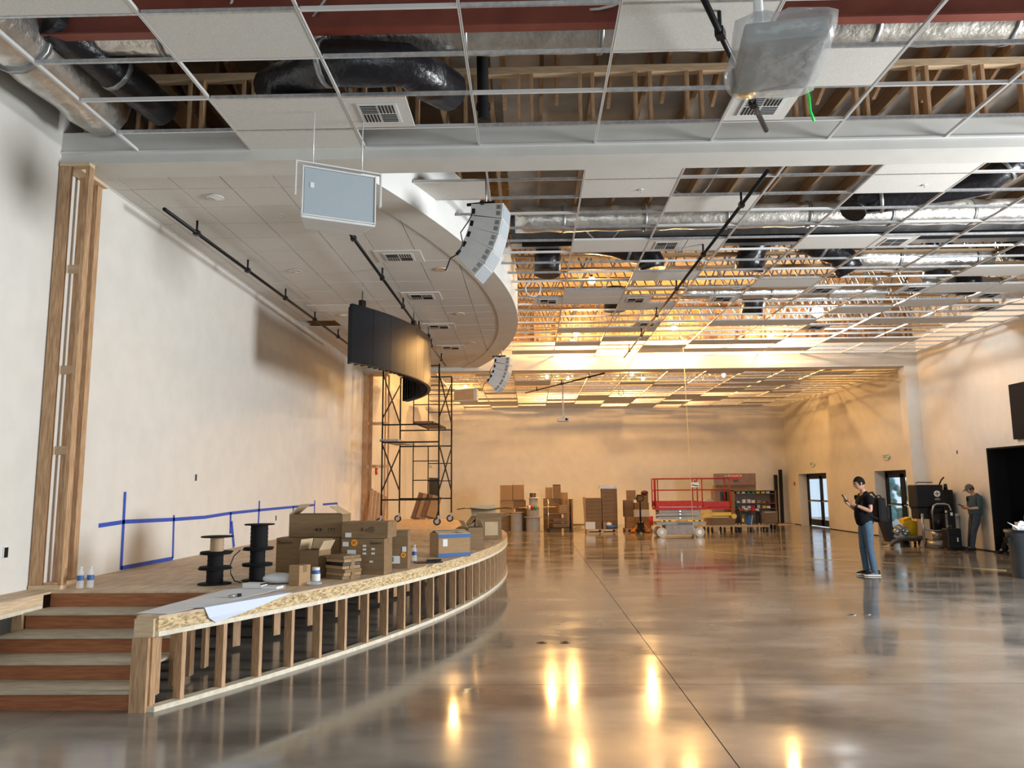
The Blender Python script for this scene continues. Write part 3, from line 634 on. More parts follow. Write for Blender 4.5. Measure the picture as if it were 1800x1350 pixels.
# ------------------------------------------------------------------ hanging speaker, arrays, projectors
sp = thing('ceiling_speaker', 'large white loudspeaker with pale grille hung near the beam by two wires', 'speaker', (-1.87, 7.12, 4.45), R(26), rx=0)
MB().prism([(-.36, -.17), (.36, -.17), (.26, .17), (-.26, .17)], -.26, .25).build('cabinet', SPKW, sp, bevel=.015)
g_ = MB().box((0, -.178, 0), (.66, .012, .45)).build('grille', GRILLE, sp); 
MB().box((-.345, -.182, 0), (.012, .02, .49)).box((.345, -.182, 0), (.012, .02, .49)).box((0, -.182, .235), (.69, .02, .012)).box((0, -.182, -.235), (.69, .02, .012)).build('grille_edge', SPKW, sp)
MB().box((-.26, -.186, .06), (.035, .006, .05)).build('badge', LABEL, sp)
MB().bb((-.40, -.17, .28), (.40, -.12, .292)).bb((-.412, -.17, -.05), (-.40, -.12, .292)).bb((.40, -.17, -.05), (.412, -.12, .292)).build('yoke_bracket', SPKW, sp)
MB().cyl((-.25, -.14, .29), (-.25, -.14, .81), .006, n=6).build('hanger_wire', TEE, sp); MB().cyl((.22, -.14, .29), (.22, -.14, .81), .006, n=6).build('hanger_wire', TEE, sp)
MB().box((-.05, .0, -.226), (.1, .06, .004)).box((.1, .0, -.226), (.1, .06, .004)).build('vent_pocket', STEEL, sp)
def line_array(label, loc, rz):
    t = thing('line_array', label, 'speaker array', loc, rz)
    p = Vector((.17, 0, 0)); D = .42; W = .38; hf = .195; hb = .15; pr = Vector((-.17, 0, 0))
    for i, a in enumerate((5, 12, 21, 31, 42)):
        a = R(a); u = Vector((math.cos(a), 0, -math.sin(a))); v = Vector((-math.sin(a), 0, -math.cos(a)))
        F0 = p; B0 = p-u*D; F1 = F0+v*hf; a2 = a+R(8); u2 = Vector((math.cos(a2), 0, -math.sin(a2))); B1 = F1-u2*D
        e = Vector((0, W/2, 0)); vs = [F0-e, F1-e, B1-e*.85, B0-e*.85, F0+e, F1+e, B1+e*.85, B0+e*.85]
        cb = MB().add(vs, [(0, 1, 2, 3), (4, 7, 6, 5), (0, 4, 5, 1), (3, 2, 6, 7), (0, 3, 7, 4), (1, 5, 6, 2)]).build('cabinet', SPKW, t, bevel=.006)
        cf = (F0+F1)/2; MB().add([F0-e*.94+v*.012+u*.004, F1-e*.94-v*.012+u*.004, F1+e*.94-v*.012+u*.004, F0+e*.94+v*.012+u*.004], [(0, 1, 2, 3)]).build('grille', GRILLE, cb)
        s_ = -e-Vector((0, .004, 0)); q = MB()
        for k in (.28, .68):
            c = F0+v*hf*k-u*.055+s_; q.add([c-u*.026-v*.026, c+u*.026-v*.026, c+u*.026+v*.026, c-u*.026+v*.026], [(0, 1, 2, 3)])
        q.build('rigging_plate', STEEL, cb)
        c = F0+v*hf*.5-u*(D-.03)+s_*.86; MB().add([c-u*.012-v*.035, c+u*.03-v*.035, c+u*.03+v*.035, c-u*.012+v*.035], [(0, 1, 2, 3)]).build('connector_panel', BLACK, cb)
        p = F1+v*.006+u*.0
    MB().box((-.14, -.1, .05), (.36, .03, .03)).box((-.1, 0, .02), (.04, .46, .03)).build('rigging_frame', BLACK, t)
    MB().cyl((-.1, 0, .03), (-.1, 0, .42), .012, n=8).build('hanger', STEEL, t)
    MB().tube([(-.2, -.2, -.05), (-.26, -.22, -.2), (-.36, -.24, -.35), (-.33, -.24, -.5), (-.40, -.24, -.62), (-.5, -.22, -.66), (-.56, -.2, -.8)], .008, 6).build('signal_cable', BLACK, t)
    return t
la = line_array('white curved speaker array hanging beside the near part of the curved soffit', (-.42, 9.2, 5.13), R(-12))
dup(la, (-.62, 19.6, 5.0), R(-12), 'white curved speaker array hanging at the far end of the curved soffit')
sp2 = thing('ceiling_speaker', 'pale loudspeaker hung in the far bay beyond the scaffold', 'speaker', (-2.05, 25.2, 4.72), R(-20))
MB().prism([(-.42, -.2), (.42, -.2), (.3, .2), (-.3, .2)], -.2, .2).build('cabinet', SPKW, sp2, bevel=.015); MB().box((-.05, -.205, 0), (.7, .012, .34)).build('grille', CARDL, sp2); MB().bb((-.45, -.03, .22), (.45, .02, .235)).build('yoke_bracket', SPKW, sp2)
MB().cyl((-.25, 0, .23), (-.25, 0, .56), .008, n=6).build('hanger_wire', TEE, sp2); MB().cyl((.25, 0, .23), (.25, 0, .56), .008, n=6).build('hanger_wire', TEE, sp2)
pj = thing('projector', 'white projector on a drop pole against the back wall', 'projector', (1.14, 26, 3.95)); MB().box((0, 0, .0), (.42, .34, .13)).build('housing', SPKW, pj, bevel=.03); MB().cyl((.1, -.18, 0), (.1, -.16, 0), .045).build('lens', BLACK, pj); MB().cyl((0, 0, .06), (0, 0, 1.32), .03).build('pole', SPKW, pj); MB().cyl((0, 0, .06), (0, 0, .12), .12, .04).build('mount', SPKW, pj)
pj = thing('projector', 'large projector wrapped in clear plastic hanging at the upper right', 'projector', (1.58, 4.52, 4.33), R(-8))
MB().box((0, 0, 0), (.48, .62, .13)).build('housing', GREYP, pj, bevel=.02); MB().cyl((-.1, -.0, .06), (-.1, .0, .95), .03).build('pole', SPKW, pj); MB().cyl((-.16, .31, -.01), (-.16, .34, -.01), .06).build('lens', YEL, pj)
m = MB(); random.seed(11); n = 12; rows = []
for zi, (z, k) in enumerate([(-.10, .55), (-.095, 1.0), (0, 1.12), (.08, 1.1), (.12, .9), (.2, .28), (.3, .14)]):
    for i in range(28):
        t_ = 2*math.pi*i/28; cx_, cy_ = math.cos(t_), math.sin(t_); f = 1/max(abs(cx_), abs(cy_)); f = min(f, 1.28)
        jt = 1+random.uniform(-.05, .05); ofx = -.1 if z > .15 else 0; rows.append((ofx+cx_*f*.26*k*jt, cy_*f*.34*k*jt, z+random.uniform(-.012, .012)))
m.add(rows, [(r_*28+i, r_*28+(i+1) % 28, (r_+1)*28+(i+1) % 28, (r_+1)*28+i) for r_ in range(6) for i in range(28)]+[tuple(range(28))[::-1]], True); m.build('plastic_wrap', WRAP, pj)
MB().box((-.25, .2, -.02), (.02, .1, .12)).build('lens_window', BLACKP, pj)
t = thing('marker_ribbon', 'bright green ribbon dangling from the nearest grid', 'ribbon', (2.55, 6.6, 5.26)); MB().tube([(0, 0, 0), (.02, .0, -.1), (.03, .02, -.22), (.06, .02, -.32)], .012, 6).build('ribbon', GREENC, t)
t = thing('cable_hoop', 'pale coiled hoop of cable hanging beside the curved soffit', 'cable', (.09, 13.9, 5.34)); MB().tube([(math.cos(a_*R(15))*.14, 0, math.sin(a_*R(15))*.14) for a_ in range(24)], .013, 6, closed=True).build('coil', SPKW, t); MB().cyl((0, 0, .14), (0, .1, 1.0), .004, n=6).build('hanging_wire', TEE, t)
t = thing('cable_hoop', 'small yellow cable ring hanging in the far bay', 'cable', (3.0, 25.0, 4.75)); MB().tube([(math.cos(a_*R(15))*.09, 0, math.sin(a_*R(15))*.09) for a_ in range(24)], .015, 6, closed=True).build('coil', YCORD, t); MB().cyl((0, 0, .09), (0, .1, 1.22), .01, n=6).build('hanging_wire', YCORD, t)
t = thing('extension_cord', 'long yellow cord dropping from the grid and trailing across the floor', 'cord', (4.3, 21, 0))
pts = [(4.27, 21, 5.9), (4.3, 21, 4), (4.33, 21, 2), (4.36, 21, .6), (4.4, 20.9, .12), (4.5, 20.6, .01), (4.75, 20.0, .01), (5.2, 19.4, .01), (6.0, 18.6, .01), (7.0, 17.6, .01), (7.9, 16.8, .01), (8.6, 16.0, .01), (9.2, 15.4, .01)]
MB().tube([(x-4.3, y-21, z) for x, y, z in pts], [.008]*4+[.0045]*9, 6).build('cord', YCORD, t)
MB().tube([(.0+.1*math.cos(a_), .1*math.sin(a_), 5.6+.02*a_) for a_ in [k*.5 for k in range(25)]], .012, 6).build('coil', YCORD, t)

# ------------------------------------------------------------------ curved LED wall
lw = thing('led_wall', 'curved black video wall hung on chains over the stage', 'screen', (-2.1, 15.75, 3.8))
LC = (-7.6, 15.75, 5.5); th0 = math.asin(-3.03/5.5); th1 = -th0; NP = 12
for i in range(NP):
    a0 = th0+(th1-th0)*i/NP+.0006; a1 = th0+(th1-th0)*(i+1)/NP-.0006; vs = []
    K = 5
    for zz in (3.8, 4.82):
        for r in (5.5, 5.43):
            for k in range(K): a = a0+(a1-a0)*k/(K-1); vs.append((LC[0]+r*math.cos(a), LC[1]+r*math.sin(a), zz))
    pn = MB().add(vs, [(k, k+1, 2*K+k+1, 2*K+k) for k in range(K-1)], True); pn.f += [(K+k, 3*K+k, 3*K+k+1, K+k+1) for k in range(K-1)]+[(k, K+k, K+k+1, k+1) for k in range(K-1)]+[(2*K+k, 2*K+k+1, 3*K+k+1, 3*K+k) for k in range(K-1)]+[(0, 2*K, 3*K, K), (K-1, 2*K-1, 4*K-1, 3*K-1)]; pn.sm += [False]*(3*K-1)
    po = pn.build('screen_panel', SCREEN, lw, world=True); po.modifiers.new('e', 'EDGE_SPLIT').split_angle = R(30)
    am = (a0+a1)/2; q = MB()
    for j in range(5): z = 3.9+.2*j; q.box((LC[0]+5.38*math.cos(am), LC[1]+5.38*math.sin(am), z), (.06, .4, .05), rz=am)
    for s_ in (-.03, 0, .03): q.box((LC[0]+5.36*math.cos(am+s_), LC[1]+5.36*math.sin(am+s_), 4.3), (.1, .02, 1.0), rz=am)
    q.build('rear_frame', BLACK, lw, world=True)
for a in (th0+.05, th0+.38, .05, th1-.4, th1-.06):
    x, y = LC[0]+5.46*math.cos(a), LC[1]+5.46*math.sin(a); q = MB().box((x, y, 4.87), (.08, .1, .12), rz=a).build('lift_bracket', BLACK, lw, world=True)
    c_ = MB()
    for k in range(5): c_.tube([(x+.014*math.cos(b*R(60))*(k % 2), y+.014*math.cos(b*R(60))*((k+1) % 2), 4.95+.034*k+.022*math.sin(b*R(60))) for b in range(6)], .005, 5, closed=True)
    c_.build('chain', BLACK, lw, world=True); MB().cyl((x, y, 5.1), (x, y, ZN), .004, n=6).build('wire_rope', CHROME, lw, world=True)

# ------------------------------------------------------------------ scaffold
sf = thing('scaffold_tower', 'black rolling scaffold tower on the far end of the stage', 'scaffold', (-3.1, 21.4, ZS))
PA, PC, PB, PD = Vector((-3.95, 20.4, 0)), Vector((-2.42, 20.3, 0)), Vector((-3.83, 22.5, 0)), Vector((-2.3, 22.4, 0)); Zv = lambda z: Vector((0, 0, z))
for nm, (a, b) in {'near': (PA, PC), 'far': (PB, PD)}.items():
    for t0, t1 in ((.95, 3.12), (3.12, 5.0 if nm == 'near' else 4.95)):
        for p in (a, b): MB().cyl(p+Zv(t0), p+Zv(t1), .022).build('leg', BLACK, sf, world=True)
    for z in (1.38, 2.9, 3.37, 4.95): MB().cyl(a+Zv(z), b+Zv(z), .02).build('ledger', BLACK, sf, world=True)
    mdl = a+(b-a)*.55
    for z0, z1 in ((1.38, 2.9), (3.37, 4.95)):
        MB().cyl(mdl+Zv(z0), mdl+Zv(z1), .015).build('inner_post', BLACK, sf, world=True)
        for k in (1, 2): MB().cyl(mdl+Zv(z0+(z1-z0)*k/3), b+Zv(z0+(z1-z0)*k/3), .013).build('rung', BLACK, sf, world=True)
for a, b in ((PA, PB), (PC, PD)):
    for z0, z1 in ((1.6, 2.85), (3.55, 4.75)):
        MB().bar(a+Zv(z0), b+Zv(z1), .03, .03).build('cross_brace', BLACK, sf, world=True); MB().bar(a+Zv(z1), b+Zv(z0), .03, .03).build('cross_brace', BLACK, sf, world=True)
for i, p in enumerate((PA, PC, PB, PD)):
    q = MB().bar(p+Zv(.86), p+Zv(.97), .07, .05).build('caster_fork', CHROME, sf, world=True); c0 = p+Vector((-.04, 0, ZS+.1))
    MB().cyl(c0-Vector((.0, .025, 0)), c0+Vector((0, .025, 0)), .1, n=20).build('caster_wheel', RUBBER, sf, world=True); MB().cyl(c0-Vector((.0, .03, 0)), c0+Vector((0, .03, 0)), .06, n=16).build('wheel_hub', CHROME, sf, world=True)
for (u, z, m_, lab) in ((.12, 2.93, STEEL, 'silver metal-edged scaffold plank on the middle rails'), (.72, 3.40, BROWNP, 'dark plywood scaffold plank right of the middle rails'), (.15, 4.98, CARD, 'brown plank on top of the scaffold behind the video wall')):
    a = PA+(PC-PA)*u; b = PB+(PD-PB)*u; t = thing('scaffold_plank', lab, 'plank', (a.x, a.y, z)); MB().bar(a+Zv(z+.03)-(b-a)*.03, b+Zv(z+.03)+(b-a)*.03, .48, .04).build('deck_board', m_, t, world=True)
    for s_ in (-.25, .25): MB().bar(a+Zv(z+.02)+Vector((s_, 0, 0)), b+Zv(z+.02)+Vector((s_, 0, 0)), .03, .06).build('edge_rail', BLACK if m_ is BROWNP else CHROME, t, world=True)

# ------------------------------------------------------------------ cartons
def carton(label, loc, d, rz=0, m_=CARD, flaps=None, name='cardboard_box', group=None, lid=None):
    """d = (w,d,h); loc is the centre of the base"""
    t = thing(name, label, 'box', loc, rz, group); w_, dp, h = d; q = .005
    if flaps:
        MB().bb((-w_/2, -dp/2, 0), (w_/2, dp/2, q)).bb((-w_/2, -dp/2, 0), (w_/2, -dp/2+q, h)).bb((-w_/2, dp/2-q, 0), (w_/2, dp/2, h)).bb((-w_/2, -dp/2, 0), (-w_/2+q, dp/2, h)).bb((w_/2-q, -dp/2, 0), (w_/2, dp/2, h)).build('body', m_, t)
        fl_ = min(w_, dp)*.48
        for sd, ang in flaps.items():
            a = R(ang); ln = fl_
            if sd in 'LR':
                s_ = -1 if sd == 'L' else 1; o = MB().bb((0, -dp/2+.005, 0), (ln, dp/2-.005, q)).build('flap', CARDL, t); o.location = (s_*w_/2, 0, h); o.rotation_euler = (0, -a if s_ > 0 else a-math.pi, 0)
            else:
                s_ = -1 if sd == 'F' else 1; o = MB().bb((-w_/2+.005, 0, 0), (w_/2-.005, ln, q)).build('flap', CARDL, t); o.location = (0, s_*dp/2, h); o.rotation_euler = (a if s_ > 0 else math.pi-a, 0, 0)
    else:
        MB().bb((-w_/2, -dp/2, 0), (w_/2, dp/2, h)).build('body', m_, t, bevel=.004)
        MB().bb((-w_/2-.001, -.025, h), (w_/2+.001, .025, h+.0015)).bb((-w_/2-.0015, -.025, h-.07), (-w_/2, .025, h)).bb((w_/2, -.025, h-.07), (w_/2+.0015, .025, h)).build('tape', TAPE, t)
    return t
def sticker(t, x, z, w_, h, m_, y, name='label_sticker'): return MB().box((x, y, z), (w_, .002, h)).build(name, m_, t)
cA = carton('big brown carton at the bottom left of the stage pile with handwriting in one corner', (-2.62, 9.33, ZS), (.76, .42, .395), R(-3))
text('Rextion', .055, (-.27, -.213, .34), (R(90), 0, R(2)), INK, cA); MB().box((.06, -.212, .19), (.03, .002, .03)).box((-.27+.2, -.212, .357), (.08, .002, .004)).build('ink_mark', INK, cA)
cA2 = carton('brown carton with printed arrows stacked on the big bottom left carton', (-2.55, 9.36, ZS+.397), (.64, .38, .27), R(-2), flaps={'L': 140, 'R': 150})
MB().add([(-.02, -.192, .09), (.03, -.192, .115), (.03, -.192, .065)], [(0, 1, 2)]).box((.06, -.192, .09), (.03, .002, .03)).box((.19, -.192, .10), (.09, .002, .006)).box((.155, -.192, .085), (.006, .002, .04)).box((.19, -.192, .085), (.006, .002, .04)).box((.225, -.192, .085), (.006, .002, .04)).build('handling_print', INK, cA2)
cB = carton('brown carton with an orange number sticker and small white labels', (-1.90, 9.0, ZS), (.50, .36, .40), R(-4))
def osticker(t, x, z, y, r, n_):
    MB().cyl((x, y, z), (x, y-.003, z), r, n=24).build('number_sticker', ORANGE, t); text(n_, r*1.2, (x, y-.005, z), (R(90), 0, 0), INK, t)
osticker(cB, -.10, .355, -.182, .038, '37')
for x, z in ((.02, .32), (.02, .28), (.02, .235), (.12, .285), (.12, .235), (.10, .145)): sticker(cB, x, z, .04, .022, LABEL, -.183)
sticker(cB, -.2, .34, .07, .05, LABEL, -.183); sticker(cB, -.13, .25, .1, .05, PAPER, -.183); text('Bexford', .04, (.15, -.183, .35), (R(90), 0, 0), INK, cB)
cB2 = carton('flat brown carton with a circled mark on top of the orange stickered carton', (-1.88, 9.02, ZS+.402), (.54, .40, .185), R(-4))
MB().tube([(.08+.03*math.cos(a_*R(20)), -.203, .1+.03*math.sin(a_*R(20))) for a_ in range(18)], .0025, 5, closed=True).build('recycling_print', INK, cB2); text('V', .04, (.08, -.203, .1), (R(90), 0, 0), INK, cB2); text('6', .04, (.02, -.203, .095), (R(90), 0, 0), INK, cB2); text('8', .06, (-.03, -.203, .1), (R(90), 0, 0), INK, cB2); sticker(cB2, -.19, .04, .07, .05, LABEL, -.203)
cC = carton('narrow upright brown carton with an orange 15 sticker', (-1.64, 9.62, ZS), (.26, .30, .45), R(3))
osticker(cC, .075, .16, -.152, .032, '15'); sticker(cC, -.04, .105, .15, .09, LABEL, -.153); sticker(cC, .085, .23, .05, .06, LABEL, -.153); q = MB()
for k in range(8): q.box((-.1+.008*k, -.155, .11), (.003, .001, .06))
q.build('barcode', INK, cC)
carton('small open carton with raised flaps in front of the pile', (-2.40, 8.62, ZS), (.25, .24, .30), R(-18), flaps={'L': 100, 'R': 60, 'B': 70})
for i in range(7):
    nm = ['bottom', 'second', 'third', 'fourth', 'fifth', 'sixth', 'topmost'][i]
    carton('thin flat carton, %s of the stack of thin cartons on the stage' % nm, (-2.06+.006*(i % 3), 8.52-.004*i, ZS+.036*i), (.30, .24, .034), R(-38+(-2, 1, 3, -1)[i % 4]), (CARD, CARDO)[i % 2] if i != 4 else BLACK, group='thin cartons stacked on the stage')
carton('small upright tan carton standing at the stage edge', (-2.36, 7.93, ZS), (.14, .16, .20), R(-28), CARDO)
t = thing('plastic_jar', 'blue and white plastic jar beside the small tan carton', 'jar', (-2.22, 8.02, ZS)); MB().lathe([(0.001, 0), (.045, 0), (.045, .12), (.036, .135)], n=20).build('body', BLUEB, t); MB().cyl((0, 0, .135), (0, 0, .165), .04).build('lid', LABEL, t); MB().lathe([(.0455, .03), (.0455, .1)], n=20).build('paper_label', LABEL, t)
t = thing('plastic_bag', 'crumpled clear bag of fittings behind the white binder', 'bag', (-2.62, 8.05, ZS+.0)); random.seed(2); m = MB()
m.sphere((0, 0, .05), .16, 14, 8, (1, .7, .33)); 
for v in m.v: v += Vector((random.uniform(-.01, .01), random.uniform(-.01, .01), random.uniform(-.006, .006)))
m.build('film', PAPER, t)
t = thing('clear_pouch', 'small clear plastic pouch at the foot of the jar', 'bag', (-2.2, 7.9, ZS)); m = MB().sphere((0, 0, .02), .08, 12, 7, (1, .8, .25)); m.build('film', CLEAR, t)
t = thing('binder', 'white binder lying open beside the black reels', 'binder', (-2.63, 7.66, ZS+.004), R(-12)); MB().box((-.1, 0, .025), (.2, .12, .045)).build('cover', LABEL, t); MB().box((.09, .0, .012), (.17, .13, .02)).build('pages', PAPER, t); MB().cyl((.0, -.06, .04), (.0, .06, .04), .008).build('ring', BLACK, t)
# drawings
dr = thing('drawing_sheet', 'large white drawing sheet spread over the corner of the stage', 'paper', (-2.85, 7.0, ZS))
P = [(-3.12, 6.16), (-2.86, 6.12), (-2.70, 6.62), (-2.55, 7.1), (-2.42, 7.65), (-2.5, 7.95), (-2.75, 7.85), (-2.98, 7.55), (-3.02, 7.1), (-3.08, 6.6)]
MB().prism(P, ZS+.002, ZS+.004).build('sheet', PAPER, dr, world=True)
d2 = thing('drawing_sheet', 'bluish drawing sheet folded down over the stage fascia', 'paper', (-2.55, 7.0, ZS))
E1, E2, E3 = (sx_(6.4)+.03, 6.4), (sx_(6.85)+.03, 6.85), (sx_(7.3)+.03, 7.3)
MB().add([(E1[0]-.12, E1[1]-.02, ZS+.008), (E1[0], E1[1], ZS+.008), (E2[0], E2[1], ZS+.008), (E3[0], E3[1], ZS+.008), (E3[0]-.14, E3[1], ZS+.008), (E1[0]+.03, E1[1]+.03, ZS-.08), (E1[0]+.06, E1[1]+.1, ZS-.13), (E2[0]+.02, E2[1], ZS-.07)], [(0, 1, 2, 3, 4), (1, 5, 6, 7, 2), (2, 7, 3)]).build('sheet', mat('bluish_paper', (.62, .68, .80), None, rough=.6), d2, world=True).modifiers.new('s', 'SOLIDIFY').thickness = .001
t = thing('marker_pen', 'thick grey marker lying on the drawing sheet', 'pen', (-2.68, 7.02, ZS+.018), R(55)); MB().cyl((-.05, 0, 0), (.03, 0, 0), .012).build('barrel', STEEL, t); MB().cyl((.03, 0, 0), (.07, 0, 0), .014).build('cap', BLACK, t)
# cable reels
def reel(name, label, loc, r, h, m_core, m_fl, core=.55, group=None, turns=True, rx=0):
    t = thing(name, label, 'reel', loc, 0, group, rx=rx)
    for z in (0, h-.014): MB().lathe([(.001, z), (r-.008, z), (r, z+.007), (r-.008, z+.014), (.001, z+.014)], n=28).build('flange', m_fl, t)
    prof = []; k = max(6, int((h-.028)/.02))
    for i in range(k+1): prof += [(r*core*(1 if i % 2 else .955), .014+(h-.028)*i/k)]
    MB().lathe(prof, n=28).build('wound_cable', m_core, t); return t
zs = [ZS, ZS+.168, ZS+.336, ZS+.50]
reel('cable_reel', 'black cable reel at the bottom of the left stack on the stage', (-3.27, 8.02, ZS), .17, .166, BLACKM, BLACKM, .5)
reel('cable_reel', 'black cable reel in the middle of the left stack on the stage', (-3.27, 8.02, ZS+.168), .16, .15, BLACKM, BLACKM, .5)
reel('cable_reel', 'black reel with tan wire at the top of the left stack', (-3.26, 8.02, ZS+.32), .165, .17, COPPER, BLACKM, .42)
reel('cable_reel', 'black cable reel at the bottom of the taller right stack', (-2.93, 8.3, ZS), .16, .17, BLACKM, BLACKM, .52)
reel('cable_reel', 'black cable reel in the middle of the taller right stack', (-2.93, 8.3, ZS+.172), .16, .165, BLACKM, BLACKM, .5)
reel('cable_reel', 'tall full black cable reel at the top of the right stack', (-2.92, 8.3, ZS+.339), .16, .26, BLACKM, BLACKM, .58)
t = thing('cable_tail', 'black cable curving down between the two reel stacks', 'cable', (-3.08, 8.2, ZS)); MB().tube([(.0, 0, .33), (-.06, -.02, .27), (-.09, -.03, .18), (-.08, -.04, .09), (-.02, -.08, .02), (.06, -.12, .008)], .006, 6).build('cable', BLACK, t)
def bottle(label, x, y, z, g=None):
    t = thing('water_bottle', label, 'bottle', (x, y, z), 0, g); MB().lathe([(.001, 0), (.03, 0), (.032, .02), (.032, .13), (.026, .16), (.013, .185), (.013, .2)], n=16).build('body', CLEAR, t); MB().cyl((0, 0, .2), (0, 0, .215), .014, n=12).build('cap', LABEL, t); MB().lathe([(.0326, .08), (.0326, .13)], n=16).build('wrap_label', BLUEB, t)
bottle('left clear water bottle at the foot of the near stud column', -4.5, 7.72, ZS); bottle('right clear water bottle at the foot of the near stud column', -4.42, 7.76, ZS)
bottle('left small water bottle between the cartons', -1.66, 10.35, ZS); bottle('right small water bottle between the cartons', -1.56, 10.4, ZS)
t = thing('black_tray', 'flat black plastic tray lying by the blue printed carton', 'tray', (-1.35, 10.2, ZS), R(20)); MB().box((0, 0, .008), (.35, .22, .012)).build('base', BLACK, t); MB().box((.1, .1, .02), (.2, .02, .02)).build('rim', BLACK, t)
cD = carton('carton with blue printed bands and a white shipping label', (-1.17, 11.2, ZS), (.48, .40, .32), R(25), CARDO, flaps={'F': 170, 'B': 165, 'L': 175, 'R': 172})
MB().box((0, -.203, .29), (.484, .003, .05)).box((0, -.203, .03), (.484, .003, .05)).box((.243, 0, .29), (.003, .40, .05)).box((.243, 0, .03), (.003, .40, .05)).build('blue_band', BLUEB, cD); sticker(cD, -.14, .2, .07, .1, LABEL, -.204); MB().box((.245, -.13, .22), (.002, .07, .1)).build('label_sticker', LABEL, cD); text('BLUEBOX', .05, (.246, .04, .17), (R(90), 0, R(90)), INK, cD)
carton('tall narrow open carton beside the large flapped carton', (-.93, 12.5, ZS), (.26, .34, .34), R(20), flaps={'L': 60, 'R': 110})
cE = carton('large open carton with long drooping flaps at the far stage edge', (-.86, 14.95, ZS), (.5, .6, .42), R(12), flaps={'F': 20, 'B': 60, 'L': -50, 'R': 10}); MB().box((.05, -.304, .2), (.25, .003, .25)).build('label_sticker', CARDL, cE)
t = thing('black_sheet', 'black plastic sheet lying over the large flapped carton', 'sheet', (-.9, 14.9, ZS+.56)); m = MB(); random.seed(4)
for i in range(8):
    for j in range(5): m.v.append(Vector((-.5+i*.15, -.35+j*.17, .02*math.sin(i*1.3)+.015*math.cos(j*2))))
for i in range(7):
    for j in range(4): m.f.append([i*5+j, (i+1)*5+j, (i+1)*5+j+1, i*5+j+1]); m.sm.append(True)
m.build('film', BLACK, t)
t = thing('carton_lid', 'brown cardboard panel slanting against the large flapped carton', 'board', (-1.4, 14.2, ZS)); MB().add([(-.25, -.3, 0), (.3, .1, .02), (.35, .3, .33), (.05, .2, .25)], [(0, 1, 2, 3)]).build('panel', CARD, t).modifiers.new('s', 'SOLIDIFY').thickness = .006

# materials leaning at the far end of the stage
for i in range(4):
    t = thing('plywood_offcut', ['leftmost', 'second from the left', 'third from the left', 'rightmost'][i]+' of the brown panels leaning beyond the scaffold', 'board', (-3.62+.16*i, 24.4-.03*i, ZS), R(0), 'brown panels leaning beyond the scaffold'); MB().box((.1, 0, .40), (.30, .02, .86-.06*i), ry=R(18)).build('panel', CARDO if i % 2 else BROWNP, t)
for i in range(5):
    t = thing('pine_board', ['leftmost', 'second from the left', 'third from the left', 'fourth from the left', 'rightmost'][i]+' of the pale boards leaning on the far stud column', 'board', (-4.72+.1*i, 22.45, ZS), 0, 'pale boards leaning at the far column'); MB().box((.03, .1, .48-.03*i), (.09, .02, .98-.05*i), ry=R(3), rx=R(-6)).build('plank', STUD, t)

# ------------------------------------------------------------------ back of the hall
def pile(specs, g):
    for lab, x, y, z, d, rz, m_, fl_ in specs: carton(lab, (x, y, z), d, R(rz), m_, fl_, group=g)
pile([('tall tan carton at the upper left of the back pile', -.93, 30.2, 1.2, (.50, .4, .57), 0, CARDO, None), ('tan carton with an open top at the upper middle of the back pile', -.48, 30.2, 1.2, (.44, .4, .58), 0, CARDO, {'L': 120, 'R': 100}),
      ('carton with a dark band under the tall tan carton', -.93, 30.25, .62, (.52, .45, .575), 0, CARDO, None), ('low carton under the open-topped carton', -.45, 30.25, .86, (.5, .4, .335), 2, CARD, None), ('carton supporting the left of the back pile', -.95, 30.3, 0, (.6, .5, .615), 0, CARD, None),
      ('dark carton behind the low reel', -.35, 30.35, 0, (.5, .5, .85), 0, CARD, None), ('small open carton at the top right of the back pile', .72, 30.6, 1.242, (.26, .3, .43), 0, CARDO, {'L': 120}), ('tall carton with a black lid at the top right of the back pile', 1.03, 30.5, 1.25, (.3, .3, .5), 0, CARD, None),
      ('carton at the right shoulder of the back pile', 1.33, 30.6, .95, (.26, .3, .52), 0, CARDO, None), ('carton under the right shoulder of the back pile', .85, 30.65, 0, (.7, .5, 1.24), 0, CARD, None), ('square carton on the wire cart side of the pile', 1.45, 30.2, 0, (.36, .3, 1.22), -6, CARDO, None)], 'cartons piled at the back')
MB().box((1.03, 30.5, 1.765), (.3, .3, .03)).build('carton_lid', BLACK) ; tag(bpy.data.objects['carton_lid.001'] if 'carton_lid.001' in bpy.data.objects else bpy.data.objects['carton_lid'], 'flat black lid lying on the tall carton of the back pile', 'lid')
CABW = mat('grey_wound_cable', (.34, .31, .28), (.45, .42, .38), 30, .6)
reel('wooden_reel', 'low wooden reel of grey cable in front of the cartons', (-.55, 29.9, 0), .32, .74, CABW, WOODP, .72)
reel('wooden_reel', 'wide wooden reel of grey cable beside the wire cart', (.08, 29.75, 0), .36, .56, CABW, WOODP, .75)
reel('wooden_reel', 'wooden reel stacked on the wide wooden reel', (.08, 29.75, .56), .34, .42, CABW, WOODP, .7)
reel('cable_reel', 'thin flanged reel at the top of the reel stack', (.1, 29.75, .98), .27, .3, CABW, LABEL, .62)
reel('cable_reel', 'small topmost reel with a white flange on the reel stack', (.08, 29.75, 1.28), .25, .2, BROWNP, LABEL, .5)
rd = thing('spool_rod', 'pale rod threaded with red and green wire spools', 'rod', (.05, 29.25, .92)); MB().cyl((-.5, 0, 0), (.9, 0, .03), .015).build('rod', YCORD, rd)
for x, m_, w_ in ((-.1, LABEL, .08), (0, RED, .1), (.12, SIGNG, .1)): MB().cyl((x-w_/2, 0, 0), (x+w_/2, 0, .0), .085, n=16).build('wire_spool', m_, rd)
t = thing('wire_cart', 'metal rolling cart with wire shelves beside the reels', 'cart', (1.08, 29.5, 0))
